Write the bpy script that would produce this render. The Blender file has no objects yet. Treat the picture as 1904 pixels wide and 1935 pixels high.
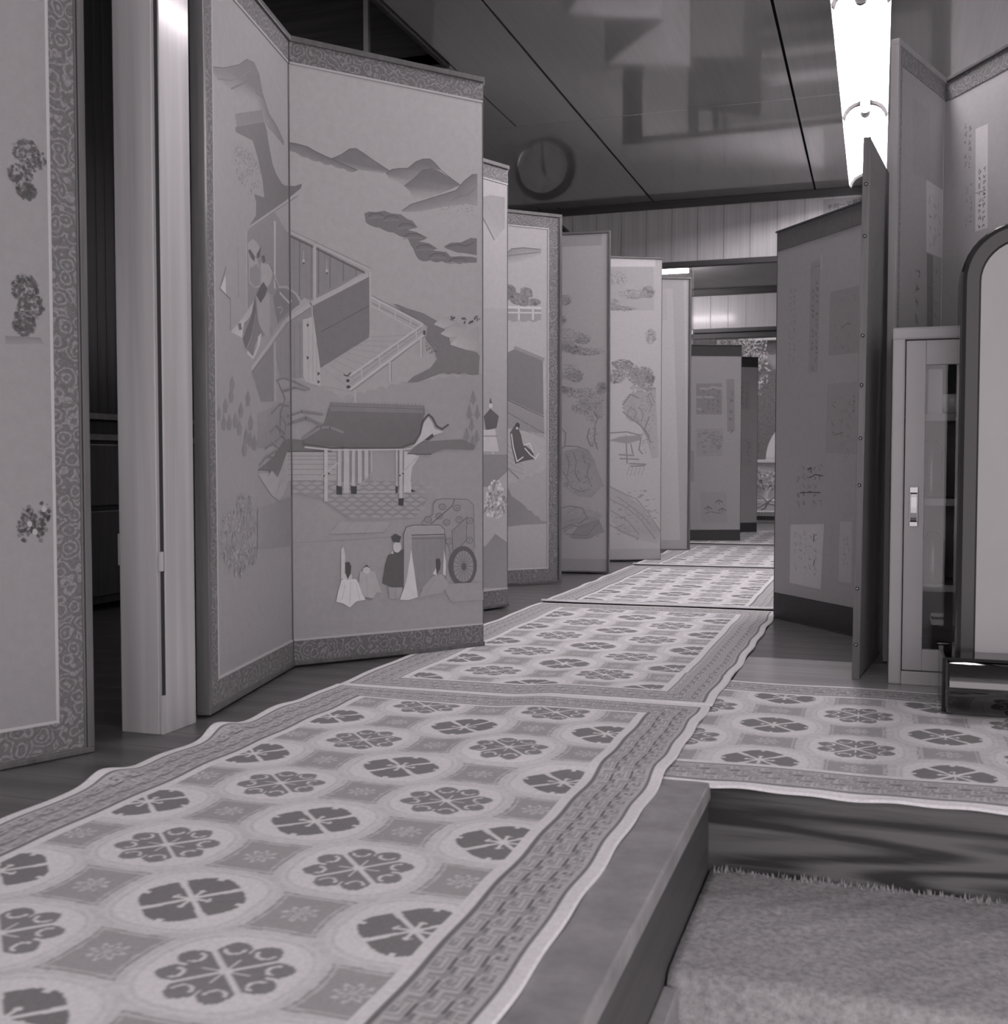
import bpy, bmesh, math, random, json
import numpy as np
from mathutils import Vector, Matrix
from mathutils.geometry import tessellate_polygon

SC = bpy.context.scene
COL = SC.collection
PI = math.pi
# ---------------------------------------------------------------- camera, light, exposure
cam_d = bpy.data.cameras.new('camera')
cam = bpy.data.objects.new('camera', cam_d); COL.objects.link(cam)
cam_d.sensor_fit = 'HORIZONTAL'; cam_d.sensor_width = 57.8; cam_d.lens = 57.8*2100/1904
cam.location = (0, 0, 0.55)
cam.rotation_euler = (PI/2 - math.radians(2.386), 0, math.radians(18.582))
cam_d.clip_start = 0.05; cam_d.clip_end = 100
cam_d.dof.use_dof = True; cam_d.dof.focus_distance = 3.6; cam_d.dof.aperture_fstop = 13.0
SC.camera = cam
SC.view_settings.view_transform = 'Standard'
try: SC.view_settings.look = 'None'
except Exception: pass
SC.view_settings.gamma = 1.0; SC.view_settings.use_curve_mapping = False
SC.view_settings.exposure = 0.0
TINT = (1.06, 0.965, 1.015)
W = bpy.data.worlds.new('overcast_sky'); SC.world = W; W.use_nodes = True
bg = W.node_tree.nodes['Background']; bg.inputs[0].default_value = (*TINT, 1); bg.inputs[1].default_value = 2.05
TUBE = 115

# ---------------------------------------------------------------- materials
def mat(name, col=0.3, rough=0.6, spec=0.5, metal=0.0, emis=None, build=None):
    m = bpy.data.materials.new(name); m.use_nodes = True
    nt = m.node_tree; b = nt.nodes['Principled BSDF']
    b.inputs['Base Color'].default_value = (col, col, col, 1)
    b.inputs['Roughness'].default_value = rough; b.inputs['Metallic'].default_value = metal
    b.inputs['Specular IOR Level'].default_value = spec
    if emis:
        b.inputs['Emission Color'].default_value = (*TINT, 1); b.inputs['Emission Strength'].default_value = emis
    if build: build(nt, b)
    return m
def N(nt, t, **kw):
    n = nt.nodes.new(t)
    for k, v in kw.items():
        if k in n.inputs: n.inputs[k].default_value = v
        else: setattr(n, k, v)
    return n
def coords(nt, scale=(1,1,1), kind='Object', rot=(0,0,0)):
    tc = nt.nodes.new('ShaderNodeTexCoord'); mp = nt.nodes.new('ShaderNodeMapping')
    mp.inputs['Scale'].default_value = scale; mp.inputs['Rotation'].default_value = rot
    nt.links.new(tc.outputs[kind], mp.inputs['Vector']); return mp.outputs['Vector']
def ramp(nt, fac, stops, interp='LINEAR'):
    r = nt.nodes.new('ShaderNodeValToRGB'); r.color_ramp.interpolation = interp
    e = r.color_ramp.elements
    while len(e) < len(stops): e.new(0.5)
    for i, (p, c) in enumerate(stops): e[i].position = p; e[i].color = (c, c, c, 1)
    nt.links.new(fac, r.inputs[0]); return r.outputs[0]
def bump(nt, b, h, strength=0.2, dist=0.002):
    n = nt.nodes.new('ShaderNodeBump'); n.inputs['Strength'].default_value = strength; n.inputs['Distance'].default_value = dist
    nt.links.new(h, n.inputs['Height']); nt.links.new(n.outputs[0], b.inputs['Normal'])
def wood(name, lo, hi, scale=(30,30,1.2), rough=0.5, spec=0.4, rings=0.5, kind='Object', coat=0.0, bp=0.15):
    def bd(nt, b):
        v = coords(nt, scale, kind)
        n1 = N(nt, 'ShaderNodeTexNoise', Scale=1.0, Detail=5.0, Roughness=0.6, Distortion=0.6)
        nt.links.new(v, n1.inputs['Vector'])
        v2 = coords(nt, tuple(s*0.22 for s in scale), kind)
        n2 = N(nt, 'ShaderNodeTexNoise', Scale=1.0, Detail=1.0, Distortion=0.3)
        nt.links.new(v2, n2.inputs['Vector'])
        mm = N(nt, 'ShaderNodeMath', operation='MULTIPLY'); mm.inputs[1].default_value = 60.0; nt.links.new(n2.outputs[0], mm.inputs[0])
        sn = N(nt, 'ShaderNodeMath', operation='SINE'); nt.links.new(mm.outputs[0], sn.inputs[0])
        sc = N(nt, 'ShaderNodeMath', operation='MULTIPLY'); sc.inputs[1].default_value = 0.14*rings; nt.links.new(sn.outputs[0], sc.inputs[0])
        ad = N(nt, 'ShaderNodeMath', operation='ADD'); nt.links.new(n1.outputs[0], ad.inputs[0]); nt.links.new(sc.outputs[0], ad.inputs[1])
        c = ramp(nt, ad.outputs[0], [(0.28, lo), (0.72, hi)])
        nt.links.new(c, b.inputs['Base Color'])
        b.inputs['Coat Weight'].default_value = coat; b.inputs['Coat Roughness'].default_value = 0.12
        bump(nt, b, n1.outputs[0], bp, 0.001)
    return mat(name, (lo+hi)/2, rough, spec, build=bd)
def mottled(name, lo, hi, scale=20, rough=0.8, spec=0.2, bp=0.0, detail=4):
    def bd(nt, b):
        n1 = N(nt, 'ShaderNodeTexNoise', Scale=float(scale), Detail=float(detail), Roughness=0.65)
        nt.links.new(coords(nt), n1.inputs['Vector'])
        nt.links.new(ramp(nt, n1.outputs[0], [(0.3, lo), (0.7, hi)]), b.inputs['Base Color'])
        if bp: bump(nt, b, n1.outputs[0], bp, 0.003)
    return mat(name, (lo+hi)/2, rough, spec, build=bd)
def attr_mat(name, gain, rough=0.85, spec=0.15, nscale=60, namp=0.12, bscale=250, bst=0.2, spec_sheen=0.0):
    def bd(nt, b):
        a = nt.nodes.new('ShaderNodeAttribute'); a.attribute_name = 'Col'
        n1 = N(nt, 'ShaderNodeTexNoise', Scale=float(nscale), Detail=5.0, Roughness=0.7); nt.links.new(coords(nt), n1.inputs['Vector'])
        r = ramp(nt, n1.outputs[0], [(0.25, (1-namp)*gain), (0.75, (1+namp)*gain)])
        mx = N(nt, 'ShaderNodeMix', data_type='RGBA', blend_type='MULTIPLY'); mx.inputs[0].default_value = 1.0
        nt.links.new(a.outputs['Color'], mx.inputs[6]); nt.links.new(r, mx.inputs[7])
        nt.links.new(mx.outputs[2], b.inputs['Base Color'])
        if bst:
            n2 = N(nt, 'ShaderNodeTexNoise', Scale=float(bscale), Detail=2.0); nt.links.new(coords(nt), n2.inputs['Vector'])
            bump(nt, b, n2.outputs[0], bst, 0.002)
    return mat(name, gain, rough, spec, build=bd)
def brocade(name, lo, hi, freq=26.0):
    def bd(nt, b):
        v = coords(nt)
        nz = N(nt, 'ShaderNodeTexNoise', Scale=freq*0.8, Detail=2.0); nt.links.new(v, nz.inputs['Vector'])
        mxv = N(nt, 'ShaderNodeMix', data_type='VECTOR'); mxv.inputs[0].default_value = 0.022
        nt.links.new(v, mxv.inputs[4]); nt.links.new(nz.outputs[1], mxv.inputs[5])
        vo = N(nt, 'ShaderNodeTexVoronoi', Scale=freq); nt.links.new(mxv.outputs[1], vo.inputs['Vector'])
        m1 = N(nt, 'ShaderNodeMath', operation='MULTIPLY'); m1.inputs[1].default_value = 21.0; nt.links.new(vo.outputs['Distance'], m1.inputs[0])
        s1 = N(nt, 'ShaderNodeMath', operation='SINE'); nt.links.new(m1.outputs[0], s1.inputs[0])
        vo2 = N(nt, 'ShaderNodeTexVoronoi', Scale=freq*2.6, feature='DISTANCE_TO_EDGE'); nt.links.new(mxv.outputs[1], vo2.inputs['Vector'])
        c1 = ramp(nt, s1.outputs[0], [(0.0, 0.0), (0.35, 0.0), (0.6, 1.0)])
        c2 = ramp(nt, vo2.outputs['Distance'], [(0.0, 0.35), (0.05, 0.55), (0.12, 1.0)])
        mn = N(nt, 'ShaderNodeMix', data_type='RGBA', blend_type='MULTIPLY'); mn.inputs[0].default_value = 0.75
        nt.links.new(c2, mn.inputs[6]); nt.links.new(c1, mn.inputs[7])
        nt.links.new(ramp(nt, mn.outputs[2], [(0.1, lo), (0.8, hi)]), b.inputs['Base Color'])
    return mat(name, hi, 0.6, 0.3, build=bd)

PAPER = 0.43
M = {}
M['darkerpainting'] = attr_mat('darker_painted_paper', PAPER*.72, 0.6, 0.2, 45, 0.07, 300, 0.05)  # painted paper at a lower overall gain, for the leftmost leaf
M['painting'] = attr_mat('painted_gold_paper', PAPER, 0.5, 0.3, 45, 0.07, 300, 0.05)
M['silkpaint'] = attr_mat('ink_painting_silk', 0.47, 0.7, 0.2, 60, 0.06, 300, 0.05)
M['greypaper'] = attr_mat('grey_screen_paper', 0.34, 0.75, 0.2, 45, 0.06, 300, 0.05)
M['palegrey'] = attr_mat('pale_grey_screen_paper', 0.38, 0.75, 0.2, 45, 0.06, 300, 0.05)
M['eastpaper'] = attr_mat('tall_calligraphy_screen_paper', 0.44, 0.7, 0.2, 45, 0.06, 300, 0.05)
M['rug'] = attr_mat('wool_rug_pile', 0.86, 0.95, 0.05, 140, 0.12, 500, 0.5)
M['brocade'] = brocade('scroll_brocade', 0.13, 0.26, 34.0)
M['brocade_dark'] = brocade('dim_scroll_brocade', 0.25, 0.36)
M['fillet'] = mat('silk_fillet', 0.46, 0.5, 0.4)
M['lacquer'] = wood('brown_lacquer', 0.09, 0.15, (60,60,3), 0.3, 0.5, 0.2)
M['lacquer_dark'] = wood('black_lacquer', 0.035, 0.06, (60,60,3), 0.3, 0.5, 0.2)
M['screen_back'] = mottled('dark_cloth_backing', 0.26, 0.32, 60, 0.8)
M['lining_cloth'] = mottled('dark_lining_cloth', 0.24, 0.29, 60, 0.7)
M['pale_frame'] = wood('pale_screen_frame', 0.38, 0.46, (60,60,3), 0.4, 0.4, 0.2)
M['dark_band'] = mottled('dark_silk_band', 0.035, 0.05, 80, 0.6, 0.3)
M['grey_band'] = mottled('grey_silk_band', 0.11, 0.14, 80, 0.7)
M['brass'] = mat('worn_metal', 0.16, 0.5, 0.5, 1.0)
M['chrome'] = mat('polished_metal', 0.28, 0.2, 0.5, 1.0)
M['roller'] = mat('dark_polished_metal', 0.11, 0.06, 0.5, 1.0)
M['pillar'] = wood('cedar_pillar', 0.34, 0.50, (22,22,0.7), 0.42, 0.5, 0.8, coat=0.35)
M['groove'] = mat('dark_groove', 0.03, 0.9)
M['floor'] = wood('floor_board', 0.085, 0.14, (1.3,30,30), 0.3, 0.5, 0.7)
M['floor_light'] = wood('pale_floor_board', 0.38, 0.48, (1.3,30,30), 0.25, 0.5, 0.7)
M['underfloor'] = mat('underfloor', 0.04, 0.9)
M['curb'] = mottled('worn_curb_wood', 0.22, 0.34, 14, 0.6, 0.3)
M['curb_side'] = wood('dark_curb_side', 0.06, 0.09, (30,1.2,30), 0.5, 0.4, 0.6)
M['riser'] = wood('dark_grained_riser', 0.03, 0.14, (3.0,45,45), 0.5, 0.4, 1.8)
M['stair_carpet'] = mottled('stair_carpet_pile', 0.26, 0.50, 90, 0.95, 0.05, 0.8, 8)
M['tuft'] = mat('carpet_tuft', 0.34, 0.95, 0.05)
M['wall_wood'] = wood('wall_board_veneer', 0.55, 0.7, (60,60,1.0), 0.42, 0.4, 0.5)
M['wall_wood_far'] = wood('pale_wall_board', 0.62, 0.72, (50,50,1.0), 0.3, 0.4, 0.3, coat=0.3)
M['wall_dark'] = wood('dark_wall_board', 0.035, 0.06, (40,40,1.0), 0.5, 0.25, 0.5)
M['trim_dark'] = wood('dark_trim_wood', 0.04, 0.075, (1.2,30,30), 0.4, 0.4, 0.4)
M['plaster'] = mottled('plain_plaster', 0.42, 0.5, 6, 0.9)
def ceil_b(nt, b):
    n1 = N(nt, 'ShaderNodeTexNoise', Scale=1.0, Detail=4.0); nt.links.new(coords(nt, (60, 2, 2)), n1.inputs['Vector'])
    nt.links.new(ramp(nt, n1.outputs[0], [(0.3, 0.37), (0.7, 0.40)]), b.inputs['Base Color'])
    n2 = N(nt, 'ShaderNodeTexNoise', Scale=1.0, Detail=1.0); nt.links.new(coords(nt, (2.6, 1.4, 1)), n2.inputs['Vector'])
    bump(nt, b, n2.outputs[0], 0.5, 0.012)
    b.inputs['Coat Weight'].default_value = 1.0; b.inputs['Coat Roughness'].default_value = 0.05; b.inputs['Coat IOR'].default_value = 1.7
M["ceiling"] = mat("varnished_ceiling_board", 0.1, 0.13, 0.5, build=ceil_b)
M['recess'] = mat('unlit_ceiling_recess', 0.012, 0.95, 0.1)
M['white_enamel'] = mat('white_enamel', 0.8, 0.35, 0.4)
M['tube'] = mat('fluorescent_tube', 0.8, 0.4, emis=TUBE)
M['tube2'] = mat('dim_fluorescent_tube', 0.8, 0.4, emis=TUBE*0.75)
M['socket'] = mat('grey_lamp_socket', 0.10, 0.4)
M['end_gap_shade'] = mat('black_gap_shade', 0.012, 0.6)
M['grey_plastic'] = mat('grey_plastic', 0.35, 0.4)
M['cabinet'] = mottled('grey_cabinet_veneer', 0.42, 0.46, 6, 0.32, 0.4)
M['cabinet_in'] = mat('cabinet_inside', 0.22, 0.6)
M['shelf'] = mat('cabinet_shelf_edge', 0.24, 0.5)
M['black_gloss'] = mat('black_gloss_frame', 0.03, 0.16, 0.4)
M['white_panel'] = mottled('off_white_panel', 0.46, 0.5, 5, 0.5)
M['ceramic'] = mat('pale_ceramic', 0.5, 0.25)
M['dark_ceramic'] = mat('dark_glaze', 0.06, 0.15)
M['black_paint'] = mat('black_numeral_paint', 0.03, 0.6)
M['dial'] = mat('clock_dial', 0.8, 0.35)
M['clock_case'] = mat('dark_clock_case', 0.035, 0.3)
M['sign_paper'] = mat('sign_paper', 0.42, 0.8)
M['ink'] = mat('black_ink', 0.05, 0.8)
M['stucco'] = mottled('grey_stucco', 0.07, 0.14, 30, 0.9, 0.1, 0.8, 8)
M['leaf'] = mat('leaf', 0.38, 0.5)
M['leaf_dark'] = mat('shaded_leaf', 0.14, 0.6)
M['bark'] = mottled('bark', 0.1, 0.2, 40)
M['driftwood'] = mottled('pale_driftwood', 0.3, 0.45, 40)
M['concrete'] = mottled('pale_concrete', 0.36, 0.44, 12)
M['garden_ground'] = mottled('garden_ground', 0.12, 0.18, 10)
M['pale_ceiling'] = mottled('pale_back_ceiling', 0.62, 0.7, 6, 0.8)
M['white_wall'] = mat('white_render', 0.55, 0.8)
def glass_b(nt, b):
    nt.nodes.remove(b)
    out = [n for n in nt.nodes if n.type == 'OUTPUT_MATERIAL'][0]
    tr = N(nt, 'ShaderNodeBsdfTransparent'); tr.inputs[0].default_value = (0.92, 0.92, 0.92, 1)
    gl = N(nt, 'ShaderNodeBsdfGlossy', Roughness=0.03); fr = N(nt, 'ShaderNodeFresnel', IOR=1.5)
    mx = N(nt, 'ShaderNodeMixShader'); nt.links.new(fr.outputs[0], mx.inputs[0])
    nt.links.new(tr.outputs[0], mx.inputs[1]); nt.links.new(gl.outputs[0], mx.inputs[2]); nt.links.new(mx.outputs[0], out.inputs[0])
M['glass'] = mat('clear_glass', build=glass_b)

# ---------------------------------------------------------------- geometry helpers
def tag(o, label=None, cat=None, group=None, kind=None):
    if label: o['label'] = label
    if cat: o['category'] = cat
    if group: o['group'] = group
    if kind: o['kind'] = kind
    return o
def link(name, me, m, parent=None, smooth=False):
    o = bpy.data.objects.new(name, me); COL.objects.link(o)
    if m is not None and not me.materials:
        for x in (m if isinstance(m, (list, tuple)) else [m]): me.materials.append(M[x] if isinstance(x, str) else x)
    if parent is not None: o.parent = parent
    if smooth:
        for p in me.polygons: p.use_smooth = True
    return o
def bmobj(name, bm, m, parent=None, smooth=False):
    me = bpy.data.meshes.new(name); bmesh.ops.recalc_face_normals(bm, faces=bm.faces[:]); bm.to_mesh(me); bm.free()
    return link(name, me, m, parent, smooth)
def empty(name, loc=(0,0,0), rz=0.0):
    o = bpy.data.objects.new(name, None); COL.objects.link(o); o.location = loc; o.rotation_euler = (0,0,rz); o.empty_display_size = 0.1
    return o
def bx(bm, x0, x1, y0, y1, z0, z1, bev=0.0):
    vs = [bm.verts.new((x, y, z)) for z in (z0, z1) for y in (y0, y1) for x in (x0, x1)]
    fs = [(0,2,3,1),(4,5,7,6),(0,1,5,4),(2,6,7,3),(0,4,6,2),(1,3,7,5)]
    ff = [bm.faces.new([vs[i] for i in f]) for f in fs]
    if bev: bmesh.ops.bevel(bm, geom=list({e for f in ff for e in f.edges}), offset=bev, segments=2, affect='EDGES', profile=0.6)
def box(name, x0, x1, y0, y1, z0, z1, m, parent=None, bev=0.0):
    bm = bmesh.new(); bx(bm, x0, x1, y0, y1, z0, z1, bev); return bmobj(name, bm, m, parent)
def tube(bm, pts, r, seg=10, caps=True):
    pts = [Vector(p) for p in pts]; rs = r if isinstance(r, (list, tuple)) else [r]*len(pts)
    rings = []; up = None
    for i, p in enumerate(pts):
        d = (pts[min(i+1, len(pts)-1)] - pts[max(i-1, 0)]).normalized()
        if up is None: up = Vector((0,0,1)) if abs(d.z) < 0.9 else Vector((1,0,0))
        a = d.cross(up).normalized(); b = a.cross(d).normalized(); up = b
        rings.append([bm.verts.new(p + (a*math.cos(2*PI*k/seg) + b*math.sin(2*PI*k/seg))*rs[i]) for k in range(seg)])
    for i in range(len(rings)-1):
        for k in range(seg): bm.faces.new([rings[i][k], rings[i][(k+1)%seg], rings[i+1][(k+1)%seg], rings[i+1][k]])
    if caps: bm.faces.new(rings[0][::-1]); bm.faces.new(rings[-1])
def lathe(bm, prof, cx, cy, cz, seg=24):
    rings = [[bm.verts.new((cx+r*math.cos(2*PI*k/seg), cy+r*math.sin(2*PI*k/seg), cz+z)) for k in range(seg)] for r, z in prof]
    for i in range(len(rings)-1):
        for k in range(seg): bm.faces.new([rings[i][k], rings[i][(k+1)%seg], rings[i+1][(k+1)%seg], rings[i+1][k]])
    bm.faces.new(rings[0][::-1]); bm.faces.new(rings[-1])
def extr_x(bm, prof, x0, x1):        # closed (y,z) profile swept along x
    a = [bm.verts.new((x0, y, z)) for y, z in prof]; b = [bm.verts.new((x1, y, z)) for y, z in prof]; n = len(prof)
    for i in range(n): bm.faces.new([a[i], a[(i+1)%n], b[(i+1)%n], b[i]])
    bm.faces.new(a[::-1]); bm.faces.new(b)

ARTSTR = ('{"p1":[["P",[0.86,0.88,0.88,0.8,0.78],[57,746,292,707,646,788,627,52,82,78]],["P",[0.78,0.78,0.72,0.72],[344,674,653,728,650,606,342,587]],["P",[0.62,0.6,0.58,0.56,0.56,0.56,0.55,0.55,0.55,0.55,0.6,0.66,0.7,0.8,0.86,0.92,0.95,0.9,0.85,0.9,0.8],[61,1414,146,1440,242,1481,294,1512,346,1522,382,1508,405,1471,455,1433,520,1420,570,1398,570,1386,493,1394,435,1397,398,1412,362,1437,320,1427,274,1405,251,1409,197,1409,110,1396,85,1403]],["L",0.62,7,[105,1402,187,1426,253,1456,304,1487,340,1498,351,1473]],["L",0.55,9,[187,1407,252,1439,304,1466,339,1476,356,1455,405,1459]],["L",0.42,4,[61,1413,146,1440,242,1481,294,1512,346,1522,379,1507,405,1467,455,1433,520,1419,570,1396]],["P",0.66,[212,1359,404,1428,412,1401,222,1332]],["P",0.5,[211,1328,416,1402,434,1386,453,1350,478,1314,510,1295,551,1284,574,1284,658,1304,730,1328,719,1312,570,1241,300,1121,348,1155,351,1188,337,1205,411,1214,399,1253,364,1301,329,1331,216,1318]],["L",1.02,4,[722,1306,570,1237,302,1118]],["L",0.5,3,[688,1284,570,1232,360,1140]],["D",0.8,[168,1296,375,1263],170,5,5,1.0],["D",0.6,[199,1302,386,1200],120,5,6,1.0],["D",1.0,[173,1298,362,1244],70,4,15,1.0],["P",0.7,[312,1121,494,1197,585,1166,836,1179,1449,1210,1094,1098,807,1015,742,1015,562,932,389,866,182,854,277,907,282,1101]],["L",0.58,3,[300,1109,297,1005]],["L",0.58,3,[321,1116,318,1009]],["L",0.58,3,[342,1123,339,1012]],["L",0.58,3,[364,1130,361,1016]],["L",0.58,3,[386,1137,383,1020]],["L",0.58,3,[409,1144,406,1023]],["L",0.58,3,[432,1151,429,1027]],["L",0.58,3,[455,1159,452,1031]],["L",0.58,3,[479,1166,475,1035]],["L",1.05,26,[491,1170,486,1003]],["L",0.98,18,[279,1102,278,919]],["L",0.6,5,[222,1060,222,938]],["P",1.12,[141,976,107,942,142,933]],["L",0.35,5,[145,996,105,941,168,926,169,855]],["P",[1.05,1.05,1.0,0.95,1.0,1.05,1.1,1.12],[169,852,243,891,319,941,347,962,332,929,283,894,256,884,243,847]],["P",0.48,[216,876,236,881,244,866,223,862]],["P",0.95,[288,1077,323,1094,351,1092,372,1084,357,1048,378,1027,384,989,334,977,292,984,294,1027]],["P",0.35,[289,1059,303,1066,339,1054,332,1041,308,1046]],["P",0.35,[350,1063,383,1087,372,1060,350,1051]],["P",0.35,[383,1064,408,1071,417,1058,397,1047]],["P",0.72,[300,1019,350,1039,378,1027,377,993,334,979,299,990]],["P",0.98,[378,1047,445,1054,476,1039,452,1010,421,990,384,994]],["L",0.4,6,[445,1054,468,1043,487,1021,510,1009]],["P",0.36,[344,962,377,991,399,1003,429,992,406,968,380,951,379,933,369,951]],["P",0.92,[347,960,376,947,406,966,436,985,451,970,449,908,433,861,374,886,356,896]],["P",0.45,[337,961,343,930,303,854,268,822,247,845,304,901]],["P",0.6,[347,928,360,897,385,878,330,838,315,803,274,823,310,857]],["P",1.1,[381,875,366,842,333,814,315,803,273,813,281,821,315,810,344,835,355,862]],["P",0.58,[466,972,514,1005,631,1018,701,991,595,955,520,924,512,910,466,972]],["L",1.0,9,[476,1039,522,1009,580,1020,666,1015,719,996]],["L",1.05,12,[526,996,554,990,604,981,622,990]],["L",1.0,5,[505,953,529,960,549,956,529,943]],["P",0.8,[444,981,467,982,504,912,464,877,448,880]],["P",0.66,[307,773,469,857,469,710,370,703]],["L",0.56,3,[334,768,373,712]],["L",0.56,3,[355,780,388,714]],["L",0.56,3,[378,792,403,717]],["L",0.56,3,[400,804,419,720]],["L",0.56,3,[423,817,435,723]],["L",0.56,3,[446,829,451,726]],["P",0.74,[484,883,577,925,808,1002,826,978,744,952,735,790,527,774,490,829]],["L",0.6,4,[530,888,527,776]],["L",0.6,4,[601,910,597,782]],["L",0.6,4,[650,924,646,786]],["L",0.6,4,[701,940,697,789]],["L",1.02,20,[484,864,480,713]],["L",1.03,20,[305,779,577,930,809,1006,1515,1211]],["L",0.5,2,[314,773,593,926,819,1000]],["P",0.66,[176,754,191,735,182,717,164,717,160,733]],["P",0.66,[169,725,184,707,175,689,158,689,153,705]],["P",0.66,[131,700,146,682,137,663,120,664,116,680]],["P",0.66,[90,681,104,663,96,645,79,646,75,661]],["P",0.66,[231,695,247,676,238,657,219,658,215,674]],["P",0.66,[280,726,296,707,287,688,268,689,263,705]],["P",0.66,[298,669,314,650,305,630,285,632,280,648]],["P",0.66,[194,669,209,650,200,632,182,633,178,649]],["P",0.66,[265,635,281,615,271,596,252'
',597,248,614]],["P",0.66,[156,663,170,644,162,626,144,627,140,643]],["P",0.66,[323,620,340,600,330,581,310,583,305,600]],["P",0.66,[221,653,237,634,228,615,209,616,205,633]],["P",0.66,[293,629,309,609,300,590,280,591,276,608]],["P",0.66,[121,661,135,643,127,625,110,626,106,642]],["P",0.66,[254,605,270,586,260,567,241,569,237,585]],["L",0.55,9,[504,763,564,723,524,682,515,623]],["L",0.6,6,[517,681,570,654,546,624]],["L",0.6,11,[489,764,550,777,646,773,784,762]],["L",0.8,5,[489,768,550,781,646,777,784,767]],["L",0.6,11,[549,741,646,758,748,757]],["L",0.8,5,[549,746,646,762,748,762]],["L",0.6,11,[450,678,517,705,595,705]],["L",0.8,5,[450,683,517,710,595,709]],["L",0.6,11,[579,677,712,695,915,696]],["L",0.8,5,[579,681,712,700,915,701]],["L",0.6,11,[594,657,746,681,894,665]],["L",0.8,5,[594,662,747,686,894,670]],["L",0.6,11,[719,623,856,659,994,663,1149,651]],["L",0.8,5,[719,628,856,663,994,668,1149,656]],["L",0.6,11,[745,621,913,647,1014,633]],["L",0.8,5,[745,626,914,652,1014,638]],["L",0.6,11,[441,631,486,649,562,629]],["L",0.8,5,[441,635,486,653,562,634]],["L",0.6,11,[462,603,530,623,609,605]],["L",0.8,5,[462,607,530,628,609,610]],["L",0.6,11,[397,587,455,603,514,589]],["L",0.8,5,[397,592,455,607,514,593]],["L",0.6,11,[354,546,411,569,469,565]],["L",0.8,5,[355,550,411,573,469,569]],["L",0.6,11,[396,564,484,584,529,555]],["L",0.8,5,[397,568,484,588,529,559]],["D",0.97,[192,479,305,435],75,7,230,1.0],["D",0.97,[191,451,317,400],75,7,235,1.0],["D",0.97,[94,441,230,384],75,7,160,1.0],["D",0.97,[218,425,340,375],75,7,255,1.0],["D",0.97,[67,402,185,350],75,7,130,1.0],["D",0.97,[156,395,299,334],75,7,215,1.0],["D",0.97,[232,354,348,304],75,7,265,1.0],["D",0.97,[135,351,255,297],75,7,190,1.0],["D",0.97,[101,362,194,320],75,7,150,1.0],["D",0.97,[176,317,249,284],75,7,205,1.0],["L",0.66,5,[309,344,602,337]],["P",[0.8,0.68,0.68,0.76],[338,440,605,462,615,328,335,340]],["P",1.0,[553,582,1066,585,1064,498,582,505,542,467,495,457,444,469,340,525,424,526,528,545]],["L",0.6,2.5,[579,571,1059,574]],["L",0.6,2.5,[579,561,1059,563]],["L",0.6,2.5,[579,549,1059,549]],["L",0.6,2.5,[578,535,1059,533]],["L",0.6,2.5,[578,521,1058,517]],["L",0.6,2,[544,565,481,464]],["L",0.6,2,[552,550,488,473]],["L",0.6,2,[559,535,496,483]],["L",0.6,2,[567,521,504,492]],["P",0.5,[341,534,454,564,545,609,580,617,718,617,744,596,1013,591,576,584,531,543,494,514,447,534,419,516,430,533]],["L",0.32,5,[576,582,1013,589]]],"p2":[["P",[0.88,0.88,0.9,0.88,0.88,0.88,0.88,0.88,0.88,0.88,0.88,0.88,0.88,0.88,0.88,0.88,0.88,0.88,0.88,0.88,0.88,0.88,0.88,0.88,0.88,0.88,0.88,0.88,0.88,0.88,0.88,0.88,0.88,0.88,0.88,0.88,0.88,0.88,0.88,0.88,0.88,0.88,0.88,0.88,0.88,0.88,0.88,0.88,0.88,0.88,0.88,0.88,0.88,0.88,0.88,0.88,0.88,0.88,0.88,0.88,0.88,0.88,0.88,0.88,0.88,0.86,0.84],[3,786,119,750,152,730,152,730,158,737,165,741,171,743,178,742,184,739,191,745,198,750,204,752,211,750,218,747,224,754,231,758,238,760,244,759,251,756,258,762,265,767,271,769,278,767,285,764,292,771,299,776,305,777,312,776,319,773,326,780,333,784,340,786,347,785,354,782,354,782,362,788,370,792,378,793,386,791,394,787,402,793,410,798,418,799,426,797,434,793,443,799,451,803,459,804,467,802,476,799,484,805,492,809,501,810,509,808,517,804,526,811,534,815,543,816,551,814,560,810,568,817,577,821,585,822,594,820,602,816,621,34,-1,60]],["P",[0.62,0.6,0.58,0.56,0.56,0.56,0.55,0.55,0.55,0.55,0.6,0.66,0.7,0.8,0.86,0.92,0.95,0.9,0.85,0.9,0.8],[-211,1567,-174,1570,-134,1586,-114,1604,-94,1598,-80,1573,-72,1527,-54,1473,-31,1442,-14,1407,-14,1396,-40,1422,-61,1441,-74,1465,-88,1502,-104,1503,-122,1492,-130,1503,-153,1519,-190,1530,-201,1546]],["P",[0.52,0.52,0.52,0.52,0.52,0.55,0.62,0.72,0.72,0.72,0.72,0.72,0.72,0.72,0.72,0.72,0.72,0.72,0.72,0.72,0.72,0.72,0.72,0.72,0.72,0.72,0.72,0.72,0.7,0.7,0.7,0.7,0.7,0.7,0.7,0.7,0.7,0.7,0.7],[-20,1407,25,1408,54,1405,82,1394,126,1382,200,1363,193,1357,193,1357,186,1355,179,1354,171,1355,164,1358,157,1361,150,1359,143,1359,136,1360,129,1362,122,1366,115,1364,108,1363,101,1364,94,1367,88,1370,8'
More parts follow.
